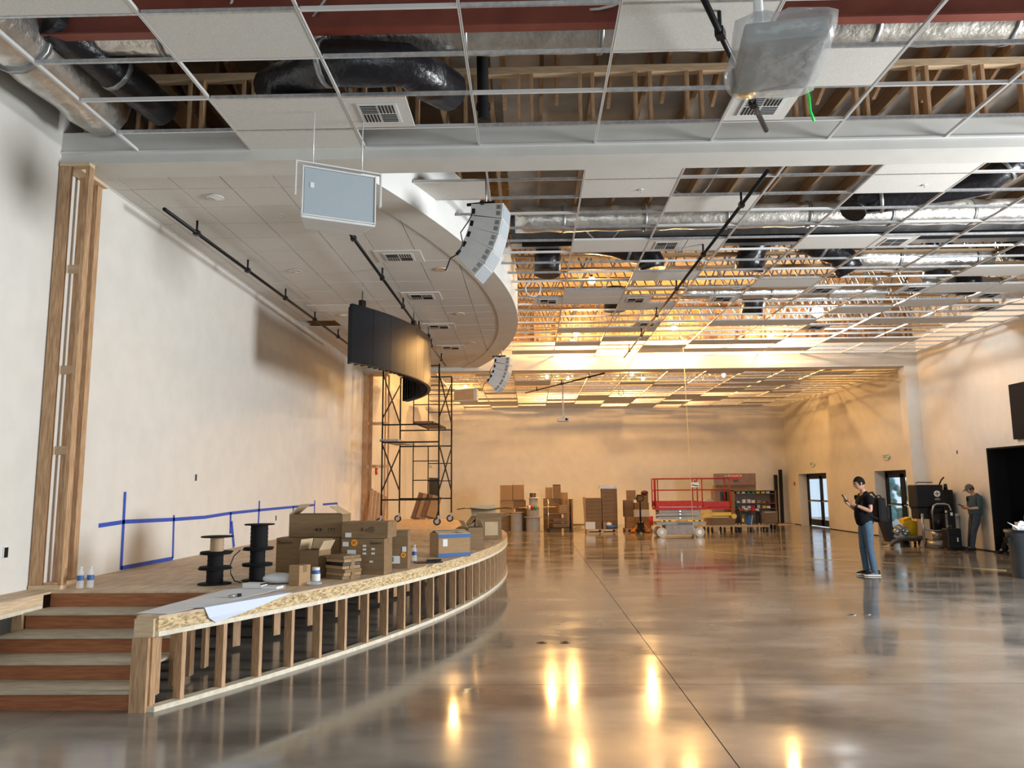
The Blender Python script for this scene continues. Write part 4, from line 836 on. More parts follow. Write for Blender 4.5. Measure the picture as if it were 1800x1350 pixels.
for x, m_ in ((-.42, CHROME), (.42, BLACK)):
    for y in (-.25, .25): MB().cyl((x, y, .1), (x, y, 1.22), .02).build('post', m_, t); MB().cyl((x, y-.02, .06), (x, y+.02, .06), .06).build('caster', RUBBER, t)
for z in (.38, .68): MB().box((0, 0, z), (.84, .5, .03)).build('shelf', BROWNP, t)
MB().box((0, 0, .16), (.84, .5, .03)).build('shelf', BLACK, t)
carton('tan sheet carton standing tilted on the wire cart', (1.2, 29.5, .70), (.3, .3, .3), R(10), CARDO); carton('small flat carton on the lower cart shelf', (1.1, 29.45, .4), (.5, .3, .12), 0, CARD); carton('carton on the bottom shelf of the wire cart', (1.1, 29.45, .18), (.55, .3, .15), 0, CARD)
random.seed(9)
for i in range(6): t = thing('scrap_board', ['pale', 'dark brown', 'grey', 'tan', 'black', 'short pale'][i]+' scrap board lying on the floor right of the wire cart', 'board', (1.75+.03*i, 30.9+.3*i, .02+.03*i), R(20+35*i)); MB().box((0, 0, 0), (.7, .08, .03)).build('plank', [WOODP, BROWNP, STEEL, CARDO, BLACK, STUDX][i], t)
def pallet(label, x, y, w_=1.15, dp=.9):
    t = thing('pallet', label, 'pallet', (x, y, 0))
    for i in range(6): MB().bb((-w_/2, -dp/2+i*dp/6+.01, .11), (w_/2, -dp/2+(i+1)*dp/6-.02, .13)).build('slat', WOODP, t)
    for xx in (-w_/2+.05, 0, w_/2-.05): MB().bb((xx-.045, -dp/2, .018), (xx+.045, dp/2, .108)).build('stringer', WOODP, t)
    for yy in (-dp/2+.05, 0, dp/2-.05): MB().bb((-w_/2, yy-.05, 0), (w_/2, yy+.05, .017)).build('slat', WOODP, t)
pallet('wooden pallet under the two tall carton stacks', 2.62, 29.2); pallet('wooden pallet under the cartons behind the pallet jack', 4.0, 29.3, 1.0, .9)
for i in range(8): carton('wrapped flat carton, number %s from the bottom of the left pallet stack' % ('one two three four five six seven eight'.split()[i]), (2.37, 29.3, .131+.142*i), (.56, .6, .138), 0, CARD, group='flat cartons stacked at the left of the pallet')
for i in range(10): carton('wrapped flat carton, number %s from the bottom of the right pallet stack' % ('one two three four five six seven eight nine ten'.split()[i]), (2.95, 29.3, .131+.148*i), (.56, .6, .144), 0, CARD, group='flat cartons stacked at the right of the pallet')
for i, (m_, z) in enumerate(((STEEL, 1.615), (LABEL, 1.65), (STEEL, 1.69))): t = thing('ceiling_panel_pack', ['grey', 'white', 'upper grey'][i]+' pack of panels on top of the right pallet stack', 'panel', (2.9, 29.3, z)); MB().box((0, 0, .015), (.66-.03*i, .6, .03)).build('pack', m_, t)
t = thing('pine_board', 'long pale board leaning on the left pallet stack', 'board', (2.03, 29.1, .131)); MB().box((.0, 0, .59), (.1, .04, 1.17), ry=R(-3)).build('plank', STUD, t)
carton('white carton on the pallet front at the left', (2.2, 28.9, .131), (.36, .18, .26), 0, LABEL); carton('small brown carton on the pallet front', (2.5, 28.9, .131), (.22, .18, .24), 0, CARD); carton('yellowish carton standing on the pallet front', (2.72, 28.9, .131), (.1, .18, .26), 0, CARDO)
t = thing('blue_bag', 'blue and white bag lying on the pallet front at the right', 'bag', (2.97, 28.9, .131)); MB().sphere((0, 0, .07), .2, 14, 8, (1.2, .4, .35)).build('film', BLUEB, t); MB().sphere((-.08, 0, .17), .12, 12, 8, (1, .5, .6)).build('contents', LABEL, t)
pile([('wide carton low left behind the pallet jack', 3.8, 29.3, .131, (.5, .5, .22), 0, CARDO, None), ('wide carton low right behind the pallet jack', 4.28, 29.3, .131, (.42, .5, .22), 0, CARDO, None), ('second carton row left behind the pallet jack', 3.8, 29.3, .353, (.5, .5, .2), 0, CARDO, None), ('second carton row right behind the pallet jack', 4.28, 29.3, .353, (.42, .5, .2), 0, CARDO, None),
      ('tall brown carton at the left above the pallet jack forks', 3.68, 29.35, .555, (.36, .4, .62), 0, CARD, None), ('white carton with round marks behind the jack handle', 4.13, 29.2, .555, (.56, .4, .26), 0, LABEL, None), ('brown carton above the white carton', 4.15, 29.3, .817, (.54, .4, .26), 0, CARD, None), ('carton above the jack at the upper right', 4.22, 29.35, 1.08, (.38, .35, .3), 0, CARD, None), ('topmost carton behind the pallet jack', 3.8, 29.4, 1.18, (.32, .35, .36), 0, CARDO, None)], 'cartons behind the pallet jack')
t = thing('pallet_jack', 'black and orange pallet jack with an upright handle', 'pallet jack', (4.02, 28.6, 0))
MB().cyl((0, 0, .3), (0, -.02, 1.15), .03).build('handle_post', BLACK, t); MB().tube([(.14*math.cos(a_*R(30))*1.0, -.02, 1.25+.11*math.sin(a_*R(30))) for a_ in range(12)], .018, 8, closed=True).build('handle_loop', BLACK, t)
MB().add([(-.34, 0, .05), (0, -.03, .42), (.05, 0, .36), (-.26, 0, .04), (.34, 0, .05), (0, .03, .42)], [(0, 1, 2, 3), (4, 5, 2)]).build('side_plate', ORANGE, t).modifiers.new('s', 'SOLIDIFY').thickness = .03
MB().box((0, .05, .22), (.25, .15, .3)).build('pump', BLACK, t)
for x in (-.09, .09): MB().cyl((x-.03, -.02, .09), (x+.03, -.02, .09), .09, n=18).build('steer_wheel', RUBBER, t)
for x in (-.27, .27): MB().box((x, .45, .06), (.15, 1.0, .05)).build('fork', ORANGE, t)
t = thing('knit_hat', 'dark red cap hanging over the jack handle', 'hat', (4.22, 28.75, 1.39)); MB().sphere((0, 0, .05), .14, 14, 8, (1, .8, .7)).build('crown', mat('dark_red_cloth', (.12, .02, .02), None, rough=.8), t); MB().box((.12, 0, .0), (.16, .14, .015)).build('brim', LABEL, t)

# ------------------------------------------------------------------ scissor lift
sl = thing('scissor_lift', 'red and grey scissor lift with white wheels parked at the back', 'lift', (5.0, 26.5, 0))
L0 = (4.22, 26.1)
def lb(a, b, name, m_, bev=0): return MB().bb((a[0]-5.0, a[1]-26.5, a[2]), (b[0]-5.0, b[1]-26.5, b[2])).build(name, m_, sl, bevel=bev)
lb((4.5, 26.12, .08), (5.45, 26.85, .40), 'battery_tray', GREYP, .01); lb((4.2, 26.1, .40), (5.85, 26.88, .50), 'chassis_rail', GREYP); lb((4.9, 26.09, .415), (5.4, 26.1, .47), 'name_plate', mat('slate_decal', (.12, .11, .22), None, rough=.5))
lb((4.35, 26.09, .505), (5.75, 26.11, .555), 'warning_strip', YEL); text('KEEP CLEAR', .055, (.1-.05, -.42, .53), (R(90), 0, 0), INK, sl, sx=1.4)
for x in (4.42, 4.6, 5.4, 5.6): lb((x, 26.085, .51), (x+.08, 26.09, .55), 'hazard_block', BLACK)
for x in (4.36, 5.62):
    for y in (26.1, 26.88): 
        w_ = MB().cyl((x-5, y-26.56, .16), (x-5, y-26.44, .16), .16, n=28).build('wheel', TYRE, sl); MB().cyl((x-5, y-26.565, .16), (x-5, y-26.435, .16), .075, n=10).build('hub', STEEL, w_)
for i, z in enumerate((.58, .70, .80)):
    lb((4.3, 26.14, z), (5.7, 26.2, z+.09), 'scissor_arm', GREYP); MB().cyl((-.0, -.40, z+.045), (0, -.37, z+.045), .03).build('pivot_pin', CHROME, sl); lb((4.3, 26.78, z), (5.7, 26.84, z+.09), 'scissor_arm', GREYP)
for s_ in (-1, 1): MB().bar((-.78+.0, -.36, .62+(.12 if s_ > 0 else 0)), (-.62, -.36, .74 if s_ > 0 else .62), .04, .05).build('arm_end', GREYP, sl)
lb((4.2, 26.1, .89), (5.9, 26.88, .98), 'platform_frame', RED); lb((4.2, 26.09, 1.0), (5.75, 26.12, 1.18), 'toe_board', RED); lb((4.2, 26.86, 1.0), (5.75, 26.89, 1.18), 'toe_board', RED); lb((5.8, 26.15, .90), (6.7, 26.83, .97), 'extension_deck', RED); lb((5.75, 26.13, .98), (6.72, 26.16, 1.16), 'toe_board', RED); lb((4.25, 26.15, .98), (6.7, 26.83, .99), 'deck_plate', STEEL)
for y in (26.12, 26.86):
    for z in (1.93, 1.55):
        MB().cyl((4.2-5, y-26.5, z), (6.7-5, y-26.5, z-.0), .02).build('guard_rail', RED, sl)
    for x in (4.2, 4.28, 5.6, 5.76, 6.69): MB().cyl((x-5, y-26.5, .95), (x-5, y-26.5, 1.93), .02).build('rail_post', RED, sl)
for x in (4.2, 6.7): 
    for z in (1.93, 1.55): MB().cyl((x-5, -.38, z), (x-5, .36, z), .02).build('end_rail', RED, sl)
lb((5.38, 26.02, 1.64), (5.64, 26.1, 1.8), 'control_box', LABEL); MB().cyl((.52, -.44, 1.8), (.52, -.44, 1.88), .02).build('joystick', BLACK, sl); MB().bar((.4, -.485, 1.72), (.62, -.485, 1.68), .01, .03).build('control_cable', BLACK, sl)
MB().cyl((-.95, -.2, .38), (-.95, -.2, .68), .07).build('fire_bottle', RED, sl)
t = thing('cloth_bundle', 'grey bundle lying on the lift extension deck', 'bundle', (6.05, 26.5, .99)); MB().sphere((0, 0, .132), .2, 14, 8, (1.1, .8, .65)).build('cloth', GREYP, t)

# carts, yellow level and gang boxes
t = thing('flat_dolly', 'low flat dolly right of the scissor lift', 'dolly', (6.9, 28.6, 0)); MB().box((0, 0, .24), (1.3, .7, .05)).build('deck', WOODP, t)
for x in (-.5, -.35, .1, .5):
    MB().cyl((x-.02, -.3, .1), (x+.02, -.3, .1), .1, n=16).build('caster', RUBBER, t); MB().cyl((x-.02, .3, .1), (x+.02, .3, .1), .1, n=16).build('caster', RUBBER, t)
t = thing('flat_dolly', 'second low dolly under the junk table', 'dolly', (8.1, 28.9, 0)); MB().box((0, 0, .2), (1.2, .6, .05)).build('deck', WOODP, t)
for x in (-.5, -.1, .5): MB().cyl((x, -.28, .09), (x+.04, -.28, .09), .09, n=16).build('caster', RUBBER, t)
carton('brown carton on the dolly under the yellow ladder rail', (6.9, 28.7, .267), (1.0, .5, .28), 0, CARD)
t = thing('yellow_ladder', 'folded yellow ladder lying on the dolly cartons', 'ladder', (6.85, 28.45, .56)); MB().box((-.05, 0, .1), (1.0, .1, .12)).build('rail', YEL, t); MB().box((-.05, .25, .1), (1.0, .05, .1)).build('rail', YEL, t); MB().cyl((.55, -.03, .02), (.55, .03, .02), .1, n=6).build('end_bracket', YEL, t); MB().box((-.1, 0, -.01), (.9, .08, .04)).build('step', YEL, t)
kn = thing('job_box', 'tall brown steel job box with its lid raised and a red logo', 'tool chest', (8.1, 31.0, 0))
MB().bb((-.82, -.3, .2), (.78, .4, 1.55)).build('body', BROWNP, kn, bevel=.01); MB().bb((-.86, -.38, 1.7), (.78, -.33, 2.16)).build('lid', BROWNP, kn); MB().bb((-.8, -.34, 1.5), (.78, .1, 1.7)).build('lid_hinge', CARD, kn)
MB().box((.0-.02, -.385, 2.05), (.38, .004, .12)).build('logo_plate', RED, kn); text('KNAACK', .12, (-.02, -.39, 2.06), (R(90), 0, 0), LABEL, kn, sx=1.1); MB().box((-.02, -.386, 1.97), (.36, .004, .04)).build('logo_stripe', RED, kn); text('CREW', .07, (-.36, -.39, 2.06), (R(90), 0, 0), LABEL, kn); MB().box((0, -.386, 1.9), (.22, .004, .025)).box((0, -.386, 1.85), (.22, .004, .025)).build('caution_print', INK, kn)
MB().bb((-.62, -.31, 1.1), (-.36, -.3, 1.45)).build('side_hatch', BLACK, kn); MB().bb((-.8, -.5, .0), (-.7, .4, .2)).bb((.65, -.3, 0), (.75, .4, .2)).build('skid', STEEL, kn)
gb = thing('gang_box', 'open brown gang box with cluttered shelves right of the raised lid', 'tool chest', (8.85, 29.95, 0))
MB().bb((-1.1, .28, .25), (.5, .3, 1.5)).bb((.47, -.25, .25), (.5, .3, 1.5)).bb((-1.1, -.25, .25), (-1.07, .3, 1.5)).bb((-1.1, -.25, 1.47), (.5, .3, 1.5)).bb((-1.1, -.25, .25), (.5, .3, .28)).build('body', BROWNP, gb)
for z in (1.38, 1.02, .82): MB().bb((-1.05, -.22, z-.02), (.46, .28, z)).build('shelf', BROWNP, gb)
MB().bb((-.1, -.32, .28), (.5, -.25, .72)).build('drawer_front', CARD, gb); MB().bb((-.0, -.34, .66), (.4, -.32, .69)).build('drawer_pull', STEEL, gb)
for x in (-.9, .1, .4): MB().cyl((x-.02, -.2, .1), (x+.02, -.2, .1), .1, n=14).build('caster', RUBBER, gb); MB().cyl((x-.02, .2, .1), (x+.02, .2, .1), .1, n=14).build('caster', RUBBER, gb)
MB().cyl((.15, -.3, .1), (.15, -.3, .25), .02).build('caster_stem', STEEL, gb)
random.seed(21); cols = [LABEL, RED, CARDL, PAPER, BLACK, CARDO, SPKW, SIGNG, YEL, STEEL]
cn = ['white', 'red', 'pale tan', 'bluish white', 'black', 'tan', 'off-white', 'green', 'yellow', 'grey']
pos = ['far left', 'left', 'left of centre', 'centre', 'right of centre', 'right', 'far right']
for zi, z in enumerate((1.381, 1.021, .821)):
    for i in range(7):
        ci = random.randrange(10); hh = random.uniform(.05, .14) if z < 1.3 else .07
        t = thing('shelf_item', '%s packet at the %s of the %s gang box shelf' % (cn[ci], pos[i], ('top', 'middle', 'lower')[zi]), 'packet', (7.95+.19*i, 29.85, z), R(random.uniform(-25, 25)), 'clutter in the gang box')
        MB().box((0, 0, hh/2), (.13, .14, hh)).build('packet', cols[ci], t, bevel=.01)
tb = thing('junk_table', 'small black steel table cluttered with papers', 'table', (8.2, 29.4, 0)); MB().box((0, 0, .72), (.8, .5, .03)).build('tabletop', BLACK, tb)
for x in (-.37, 0, .37): MB().box((x, -.22, .355), (.04, .04, .70)).build('leg', BLACK, tb); MB().box((x, .22, .355), (.04, .04, .70)).build('leg', BLACK, tb)
for i in range(9):
    ci = random.choice((0, 2, 3, 5, 1, 6)); t = thing('table_item', '%s scrap at the %s of the black junk table' % (cn[ci], (pos+['front edge', 'back edge'])[i]), 'packet', (7.9+.075*i, 29.35+.1*(i % 2), .736+.0*i), R(random.uniform(-40, 40)), 'clutter on the junk table'); MB().box((0, 0, .04), (.12, .1, random.uniform(.04, .14))).build('scrap', cols[ci], t, bevel=.008)
t = thing('tool_case', 'blue tool case standing under the junk table', 'case', (8.15, 29.3, .23), R(10)); MB().box((0, 0, .17), (.16, .3, .34), ry=.2).build('shell', BLUEB, t); MB().box((.06, -.155, .17), (.02, .01, .34), ry=.2).build('seam', LABEL, t)
t = thing('tool_case', 'small yellow tool hanging under the junk table', 'tool', (7.92, 29.2, .4)); MB().box((0, 0, 0), (.06, .06, .14)).build('body', YEL, t); MB().cyl((0, 0, .07), (0, 0, .2), .008).build('hook', YEL, t)
t = thing('dark_panel', 'dark panel leaning right of the gang box', 'board', (9.95, 32.8, 0)); MB().box((0, 0, .64), (.42, .04, 1.28), ry=R(-5)).build('sheet', STEEL, t); MB().box((.05, -.03, .6), (.06, .02, .03)).build('latch', CHROME, t)
for i, (x, h, a) in enumerate(((10.8, 2.15, 2.6), (11.02, 2.38, 2.6))): t = thing('steel_post', ['shorter', 'taller'][i]+' black post leaning in the far right corner', 'post', (x, 34.3, 0)); MB().box((.07, .2, h/2), (.14, .1, h), ry=R(a), rx=R(-6)).build('shaft', BLACK, t); MB().box((0, 0, .01), (.18, .14, .02)).build('foot_plate', BLACK, t)
t = thing('loose_boards', 'dark boards lying in the far right corner', 'board', (10.9, 34.0, .0)); MB().box((0, 0, .03), (.9, .1, .05), rz=.1).build('board', BROWNP, t); MB().box((.1, -.3, .02), (.7, .08, .04), rz=-.2).build('board', STUDX, t)

# ------------------------------------------------------------------ grinder, sander, bucket, case
gr = thing('floor_grinder', 'large black floor grinder with grey tube frame and a round emblem', 'machine', (10.8, 21.3, 0))
MB().bb((-.44, -.25, 1.05), (.30, .2, 1.66)).build('tank', BLACK, gr, bevel=.03); MB().bb((-.40, -.22, .75), (.28, .18, 1.05)).build('motor_cover', BLACK, gr, bevel=.02); MB().bb((.30, -.2, .85), (.58, .2, 1.52)).build('side_tank', BLACK, gr, bevel=.02)
MB().cyl((.12, -.26, 1.42), (.12, -.255, 1.42), .085, n=24).build('emblem', LABEL, gr); MB().box((.12, -.263, 1.42), (.016, .003, .13)).box((.12, -.263, 1.42), (.13, .003, .02)).build('emblem_cross', BLACK, gr); text('HTC', .07, (.12, -.262, 1.27), (R(90), 0, 0), LABEL, gr)
MB().tube([(-.12, -.4, .5), (-.13, -.4, .95), (-.08, -.4, 1.1), (0, -.4, 1.15), (.22, -.4, 1.15), (.32, -.4, 1.12), (.37, -.4, 1.0), (.38, -.4, .12), (.38, -.4, .08), (-.05, -.4, .08)], .026, 8).build('tube_frame', STEEL, gr)
MB().tube([(-.38, -.38, .2), (-.38, -.38, .9)], .035, 8).build('tube_frame', STEEL, gr); MB().tube([(-.38, -.38, .5), (-.1, -.42, .45), (.38, -.4, .47)], .022, 8).build('cross_tube', STEEL, gr)
MB().cyl((.1, -.2, .45), (.1, -.2, .9), .19, n=20).build('motor', BLACK, gr); MB().cyl((.1, -.15, .2), (.1, -.15, .45), .12, .16, n=20).build('gearbox', STEEL, gr); MB().cyl((.1, -.15, .03), (.1, -.15, .2), .36, .30, n=28).build('grinding_head', STEEL, gr)
MB().cyl((.48, -.1, .1), (.48, -.1, .82), .2, .22, n=24).build('dust_canister', mat('dusty_white_drum', (.5, .47, .43), (.6, .57, .53), 9, .6), gr); MB().cyl((.48, -.1, .82), (.48, -.1, .88), .24, n=24).build('drum_rim', LABEL, gr)
MB().tube([(.2, -.45, .95), (.34, -.45, .92), (.42, -.45, .8), (.40, -.45, .62)], .035, 8).build('white_hose', LABEL, gr); MB().tube([(-.35, -.1, 1.7), (-.3, -.1, 1.73), (.1, -.1, 1.72)], .014, 6).build('top_rail', BLACK, gr)
MB().tube([(.28, -.1, 1.66), (.34, -.1, 1.78), (.42, -.1, 1.86)], .02, 8).build('lever', BLACK, gr); MB().cyl((.44, -.1, 1.52), (.44, -.1, 1.68), .055, .04, n=14).build('beacon', BLACK, gr); MB().box((-.5, -.2, 1.05), (.16, .05, .05)).build('grip', BLACK, gr)
MB().cyl((-.3, .0, .15), (-.25, .0, .15), .15, n=20).build('drive_wheel', RUBBER, gr); MB().cyl((.35, .2, .15), (.4, .2, .15), .15, n=20).build('drive_wheel', RUBBER, gr)
MB().tube([(.6, .1, .1), (.62, .1, .7), (.6, .1, 1.35)], .07, 8).build('vacuum_hose', RUBBER, gr)
sd = thing('floor_buffer', 'tipped floor sander with a curved dark skirt and motor', 'machine', (10.15, 21.5, 0))
prof = [(-.06+.6*math.cos(R(a_)), .03+.27*math.sin(R(a_))) for a_ in range(0, 181, 12)]
vs = [(x+.15, y_, z) for y_ in (-.3, .25) for x, z in prof]; n = len(prof)
MB().add(vs, [(i, i+1, n+i+1, n+i) for i in range(n-1)], True).build('curved_skirt', mat('dusty_dark_rubber', (.07, .065, .055), (.14, .13, .11), 8, .6), sd).modifiers.new('s', 'SOLIDIFY').thickness = .07
MB().tube([(.09+.55*math.cos(R(a_)), -.32, .03+.19*math.sin(R(a_))) for a_ in range(0, 181, 12)], .035, 8).build('rubber_rim', RUBBER, sd)
MB().box((-.42, -.05, .38), (.22, .3, .62), ry=R(-16)).build('motor_frame', BLACK, sd); MB().cyl((-.32, -.22, .35), (-.22, -.22, .5), .1, n=14).build('motor', STEEL, sd); MB().box((-.2, -.1, .28), (.3, .25, .12), ry=.3).build('side_cover', GREYP, sd); MB().tube([(-.5, -.05, .7), (-.55, -.05, .8), (-.4, -.05, .76), (-.3, -.05, .72)], .02, 6).build('wiring', BLACK, sd)
MB().add([(-.75, -.3, .01), (-.35, -.3, .01), (-.25, -.2, .16)], [(0, 1, 2)]).build('foot_plate', CARDL, sd).modifiers.new('s', 'SOLIDIFY').thickness = .03
for x, z in ((-.05, .45), (.05, .42), (-.12, .5), (0, .36)): MB().cyl((x, -.15, z-.06), (x, -.05, z+.05), .07, n=10).build('engine_part', STEEL, sd)
MB().box((.34, -.34, .1), (.1, .06, .2), ry=.3).build('tan_block', CARDL, sd)
bk = thing('mop_bucket', 'yellow mop bucket behind the tipped sander', 'bucket', (10.65, 22.1, 0)); MB().lathe([(.001, .1), (.17, .1), (.2, .65), (.21, .66), (.185, .65), (.16, .12)], n=20).build('pail', YEL, bk); MB().box((-.17, -.1, .68), (.22, .3, .12), ry=-.3).build('wringer', YEL, bk); MB().cyl((.05, -.05, .6), (.16, -.1, .95), .015).build('handle', YEL, bk)
for x in (-.1, .1): MB().cyl((x-.02, 0, .05), (x+.02, 0, .05), .05).build('caster', RUBBER, bk)
t = thing('grey_pail', 'grey bin standing in front of the yellow mop bucket', 'bucket', (10.38, 21.95, 0)); MB().lathe([(.001, .12), (.10, .12), (.12, .52), (.11, .52), (.09, .14)], n=4).build('pail', GREYP, t); MB().box((0, 0, .06), (.16, .16, .12)).build('base', BLACK, t)
cs = thing('rolling_case', 'black upright rolling case beside the leaning man', 'case', (10.72, 20.1, 0)); MB().bb((-.19, -.14, .05), (.17, .14, .56)).build('shell', BLACK, cs, bevel=.03); MB().tube([(-.09, -.0, .55), (-.09, 0, .62), (0.0, 0, .62), (0.0, 0, .55)], .012, 6).build('carry_handle', STEEL, cs); MB().box((.06, -.145, .28), (.03, .006, .1)).build('label_sticker', LABEL, cs)
for z in (.2, .4): MB().box((0, -.143, z), (.3, .01, .02)).build('rib', BLACKM, cs)
for x in (-.12, .1): MB().cyl((x-.02, 0, .03), (x+.02, 0, .03), .03).build('wheel', RUBBER, cs)
t = thing('case_trolley', 'tall dark trolley plate behind the rolling case', 'trolley', (10.92, 20.5, 0)); MB().bb((-.05, -.03, .02), (.12, .03, .98)).build('back_plate', BLACK, t); MB().bb((-.0, -.035, .86), (.06, -.03, .94)).build('pocket', LABEL, t); MB().bb((-.1, -.2, .0), (.16, .03, .02)).build('toe_plate', BLACK, t)
bn = thing('rubbish_bin', 'big dark grey round rubbish bin at the right edge', 'bin', (8.93, 14.3, 0)); MB().lathe([(.001, .0), (.24, 0), (.25, .02), (.27, .55), (.285, .56), (.31, .80), (.32, .81), (.32, .84), (.29, .84), (.28, .80), (.24, .05)], n=36).build('body', GREY, bn)
for s_ in (-1, 1): MB().box((s_*.325, 0, .66), (.06, .14, .10), ry=s_*.1).build('handle', BLACKM, bn)
MB().lathe([(.24, .81), (.325, .845), (.33, .80)], n=30).build('bin_liner', BLACKP, bn)
random.seed(8)
for i in range(6):
    t = thing('crumpled_paper', ['leftmost spiky', 'round', 'largest', 'upper', 'rear', 'right'][i]+' crumpled white paper on top of the rubbish bin', 'paper', (8.78+.08*i, 14.2+.06*(i % 3), .84+.05*(i % 2)), 0, 'crumpled paper in the bin'); m = MB().sphere((0, 0, .04), .09, 8, 6, (1.2, 1, .7))
    for v in m.v: v *= random.uniform(.75, 1.25)
    m.sm = [False]*len(m.sm); m.build('ball', PAPER, t)
t = thing('paper_scrap', 'pointed white paper corner poking out of the bin left side', 'paper', (8.66, 14.15, .86)); MB().add([(-.12, 0, .13), (.05, -.03, .0), (.12, 0, .02), (.0, .05, .07)], [(0, 1, 2), (0, 2, 3), (0, 3, 1)]).build('sheet', PAPER, t)
t = thing('brown_carton_scrap', 'brown cardboard scrap in the bin at the right', 'scrap', (9.08, 14.15, .86)); MB().box((0, 0, .06), (.2, .1, .14), rz=.5, rx=.4).build('sheet', CARD, t)
# floor fittings
for i, (x, y) in enumerate(((.10, 8.62), (.36, 8.62), (4.15, 10.35), (4.35, 10.37))):
    t = thing('floor_outlet', ['left', 'right', 'left', 'right'][i]+' round cover of the pair of floor outlets '+('left of the long joint' if i < 2 else 'in front of the standing man'), 'outlet', (x, y, 0)); MB().cyl((0, 0, 0), (0, 0, .004), .055, n=24).build('cover', BLACK if i < 2 else STEEL, t); MB().cyl((0, 0, .004), (0, 0, .006), .03, n=16).build('cap', BLACKM, t)

# ------------------------------------------------------------------ people
def skinmesh(name, V, Ed, m_, par, root=0, sub=2):
    me = bpy.data.meshes.new(name+'_cage'); keys = list(V); idx = {k: i for i, k in enumerate(keys)}
    me.from_pydata([V[k][0] for k in keys], [(idx[a], idx[b]) for a, b in Ed], []); o = bpy.data.objects.new(name+'_cage', me); C.objects.link(o)
    mo = o.modifiers.new('s', 'SKIN'); mo.use_smooth_shade = True; mo.branch_smoothing = .6
    for i, k in enumerate(keys):
        r = V[k][1]; r = r if isinstance(r, tuple) else (r, r); me.skin_vertices[0].data[i].radius = r; me.skin_vertices[0].data[i].use_root = (i == root)
    s2 = o.modifiers.new('u', 'SUBSURF'); s2.levels = sub; s2.render_levels = sub
    bpy.context.view_layer.update(); dg = bpy.context.evaluated_depsgraph_get(); nm = bpy.data.meshes.new_from_object(o.evaluated_get(dg)); nm.name = name
    nm.materials.clear(); nm.materials.append(m_); nm.polygons.foreach_set('use_smooth', [True]*len(nm.polygons))
    bpy.data.objects.remove(o); q = bpy.data.objects.new(name, nm); C.objects.link(q); q.parent = par; return q
def path(*k): return list(zip(k[:-1], k[1:]))
def head(par, c, s, tilt, hairm, cap=False):
    """head facing local -X, added as child pieces; c centre, s scale"""
    q = Matrix.Rotation(tilt, 4, 'Y')
    def T(p): return Vector(c)+(q @ Vector(p))*s
    m = MB(); n = 20; mm = 14; vs = []
    for j in range(mm+1):
        for i in range(n):
            a = math.pi*j/mm; t_ = 2*math.pi*i/n; x = math.sin(a)*math.cos(t_); y = math.sin(a)*math.sin(t_); z = math.cos(a)
            X = x*.098; Y = y*.076; Z = z*.118
            if z < 0: Y *= 1-.22*(-z); X = X*(1-.12*(-z)) - (.012 if x < 0 else -.012)*(-z)
            if x < -.75 and abs(y) < .25 and -.35 < z < .15: X -= .016
            vs.append(T((X, Y, Z)))
    m.add(vs, [(j*n+i, (j+1)*n+i, (j+1)*n+(i+1) % n, j*n+(i+1) % n) for j in range(mm) for i in range(n)], True)
    m.add([T(p) for p in ((-.092, -.012, .02), (-.092, .012, .02), (-.122, -.014, -.028), (-.122, .014, -.028), (-.092, -.016, -.036), (-.092, .016, -.036))], [(0, 2, 3, 1), (0, 4, 2), (1, 3, 5), (2, 4, 5, 3)], True)
    for s_ in (-1, 1): m.sphere(T((.005, s_*.078, -.005)), .028*s, 8, 6, (.6, .3, 1))
    hd = m.build('head', SKIN, par)
    e = MB()
    for s_ in (-1, 1): e.sphere(T((-.09, s_*.032, .016)), .011*s, 8, 6)
    e.build('eyes', BLACK, hd); MB().add([T((-.104, -.024, -.058)), T((-.104, .024, -.058)), T((-.1, .02, -.064)), T((-.1, -.02, -.064))], [(0, 1, 2, 3)]).build('mouth', mat('lips', (.3, .12, .1), None), hd)
    e = MB()
    for s_ in (-1, 1): e.bar(T((-.098, s_*.045, .036)), T((-.1, s_*.018, .038)), .006, .006)
    e.build('eyebrows', hairm, hd)
    h = MB(); vs = []
    for j in range(8):
        for i in range(n):
            a = math.pi*.60*j/7; t_ = 2*math.pi*i/n; x = math.sin(a)*math.cos(t_); y = math.sin(a)*math.sin(t_); z = math.cos(a)
            if x < -.35 and z < .45: z = .45+(z-.45)*.1; 
            vs.append(T((x*.107+.004, y*.084, z*.13+.004)))
    h.add(vs, [(j*n+i, (j+1)*n+i, (j+1)*n+(i+1) % n, j*n+(i+1) % n) for j in range(7) for i in range(n)], True).build('hair', hairm, par)
    if cap:
        k = MB(); vs = []
        for j in range(6):
            for i in range(n):
                a = math.pi*.46*j/5; t_ = 2*math.pi*i/n; vs.append(T((math.sin(a)*math.cos(t_)*.115, math.sin(a)*math.sin(t_)*.092, math.cos(a)*.125+.022)))
        k.add(vs, [(j*n+i, (j+1)*n+i, (j+1)*n+(i+1) % n, j*n+(i+1) % n) for j in range(5) for i in range(n)], True); cp = k.build('cap', mat('grey_cap_cloth', (.10, .10, .09), None, rough=.8), par)
        MB().add([T(p) for p in ((-.1, -.06, .04), (-.1, .06, .04), (-.17, .05, .02), (-.19, 0, .018), (-.17, -.05, .02))], [(0, 1, 2, 3, 4)]).build('cap_brim', cp.data.materials[0], cp).modifiers.new('s', 'SOLIDIFY').thickness = .006
    return T
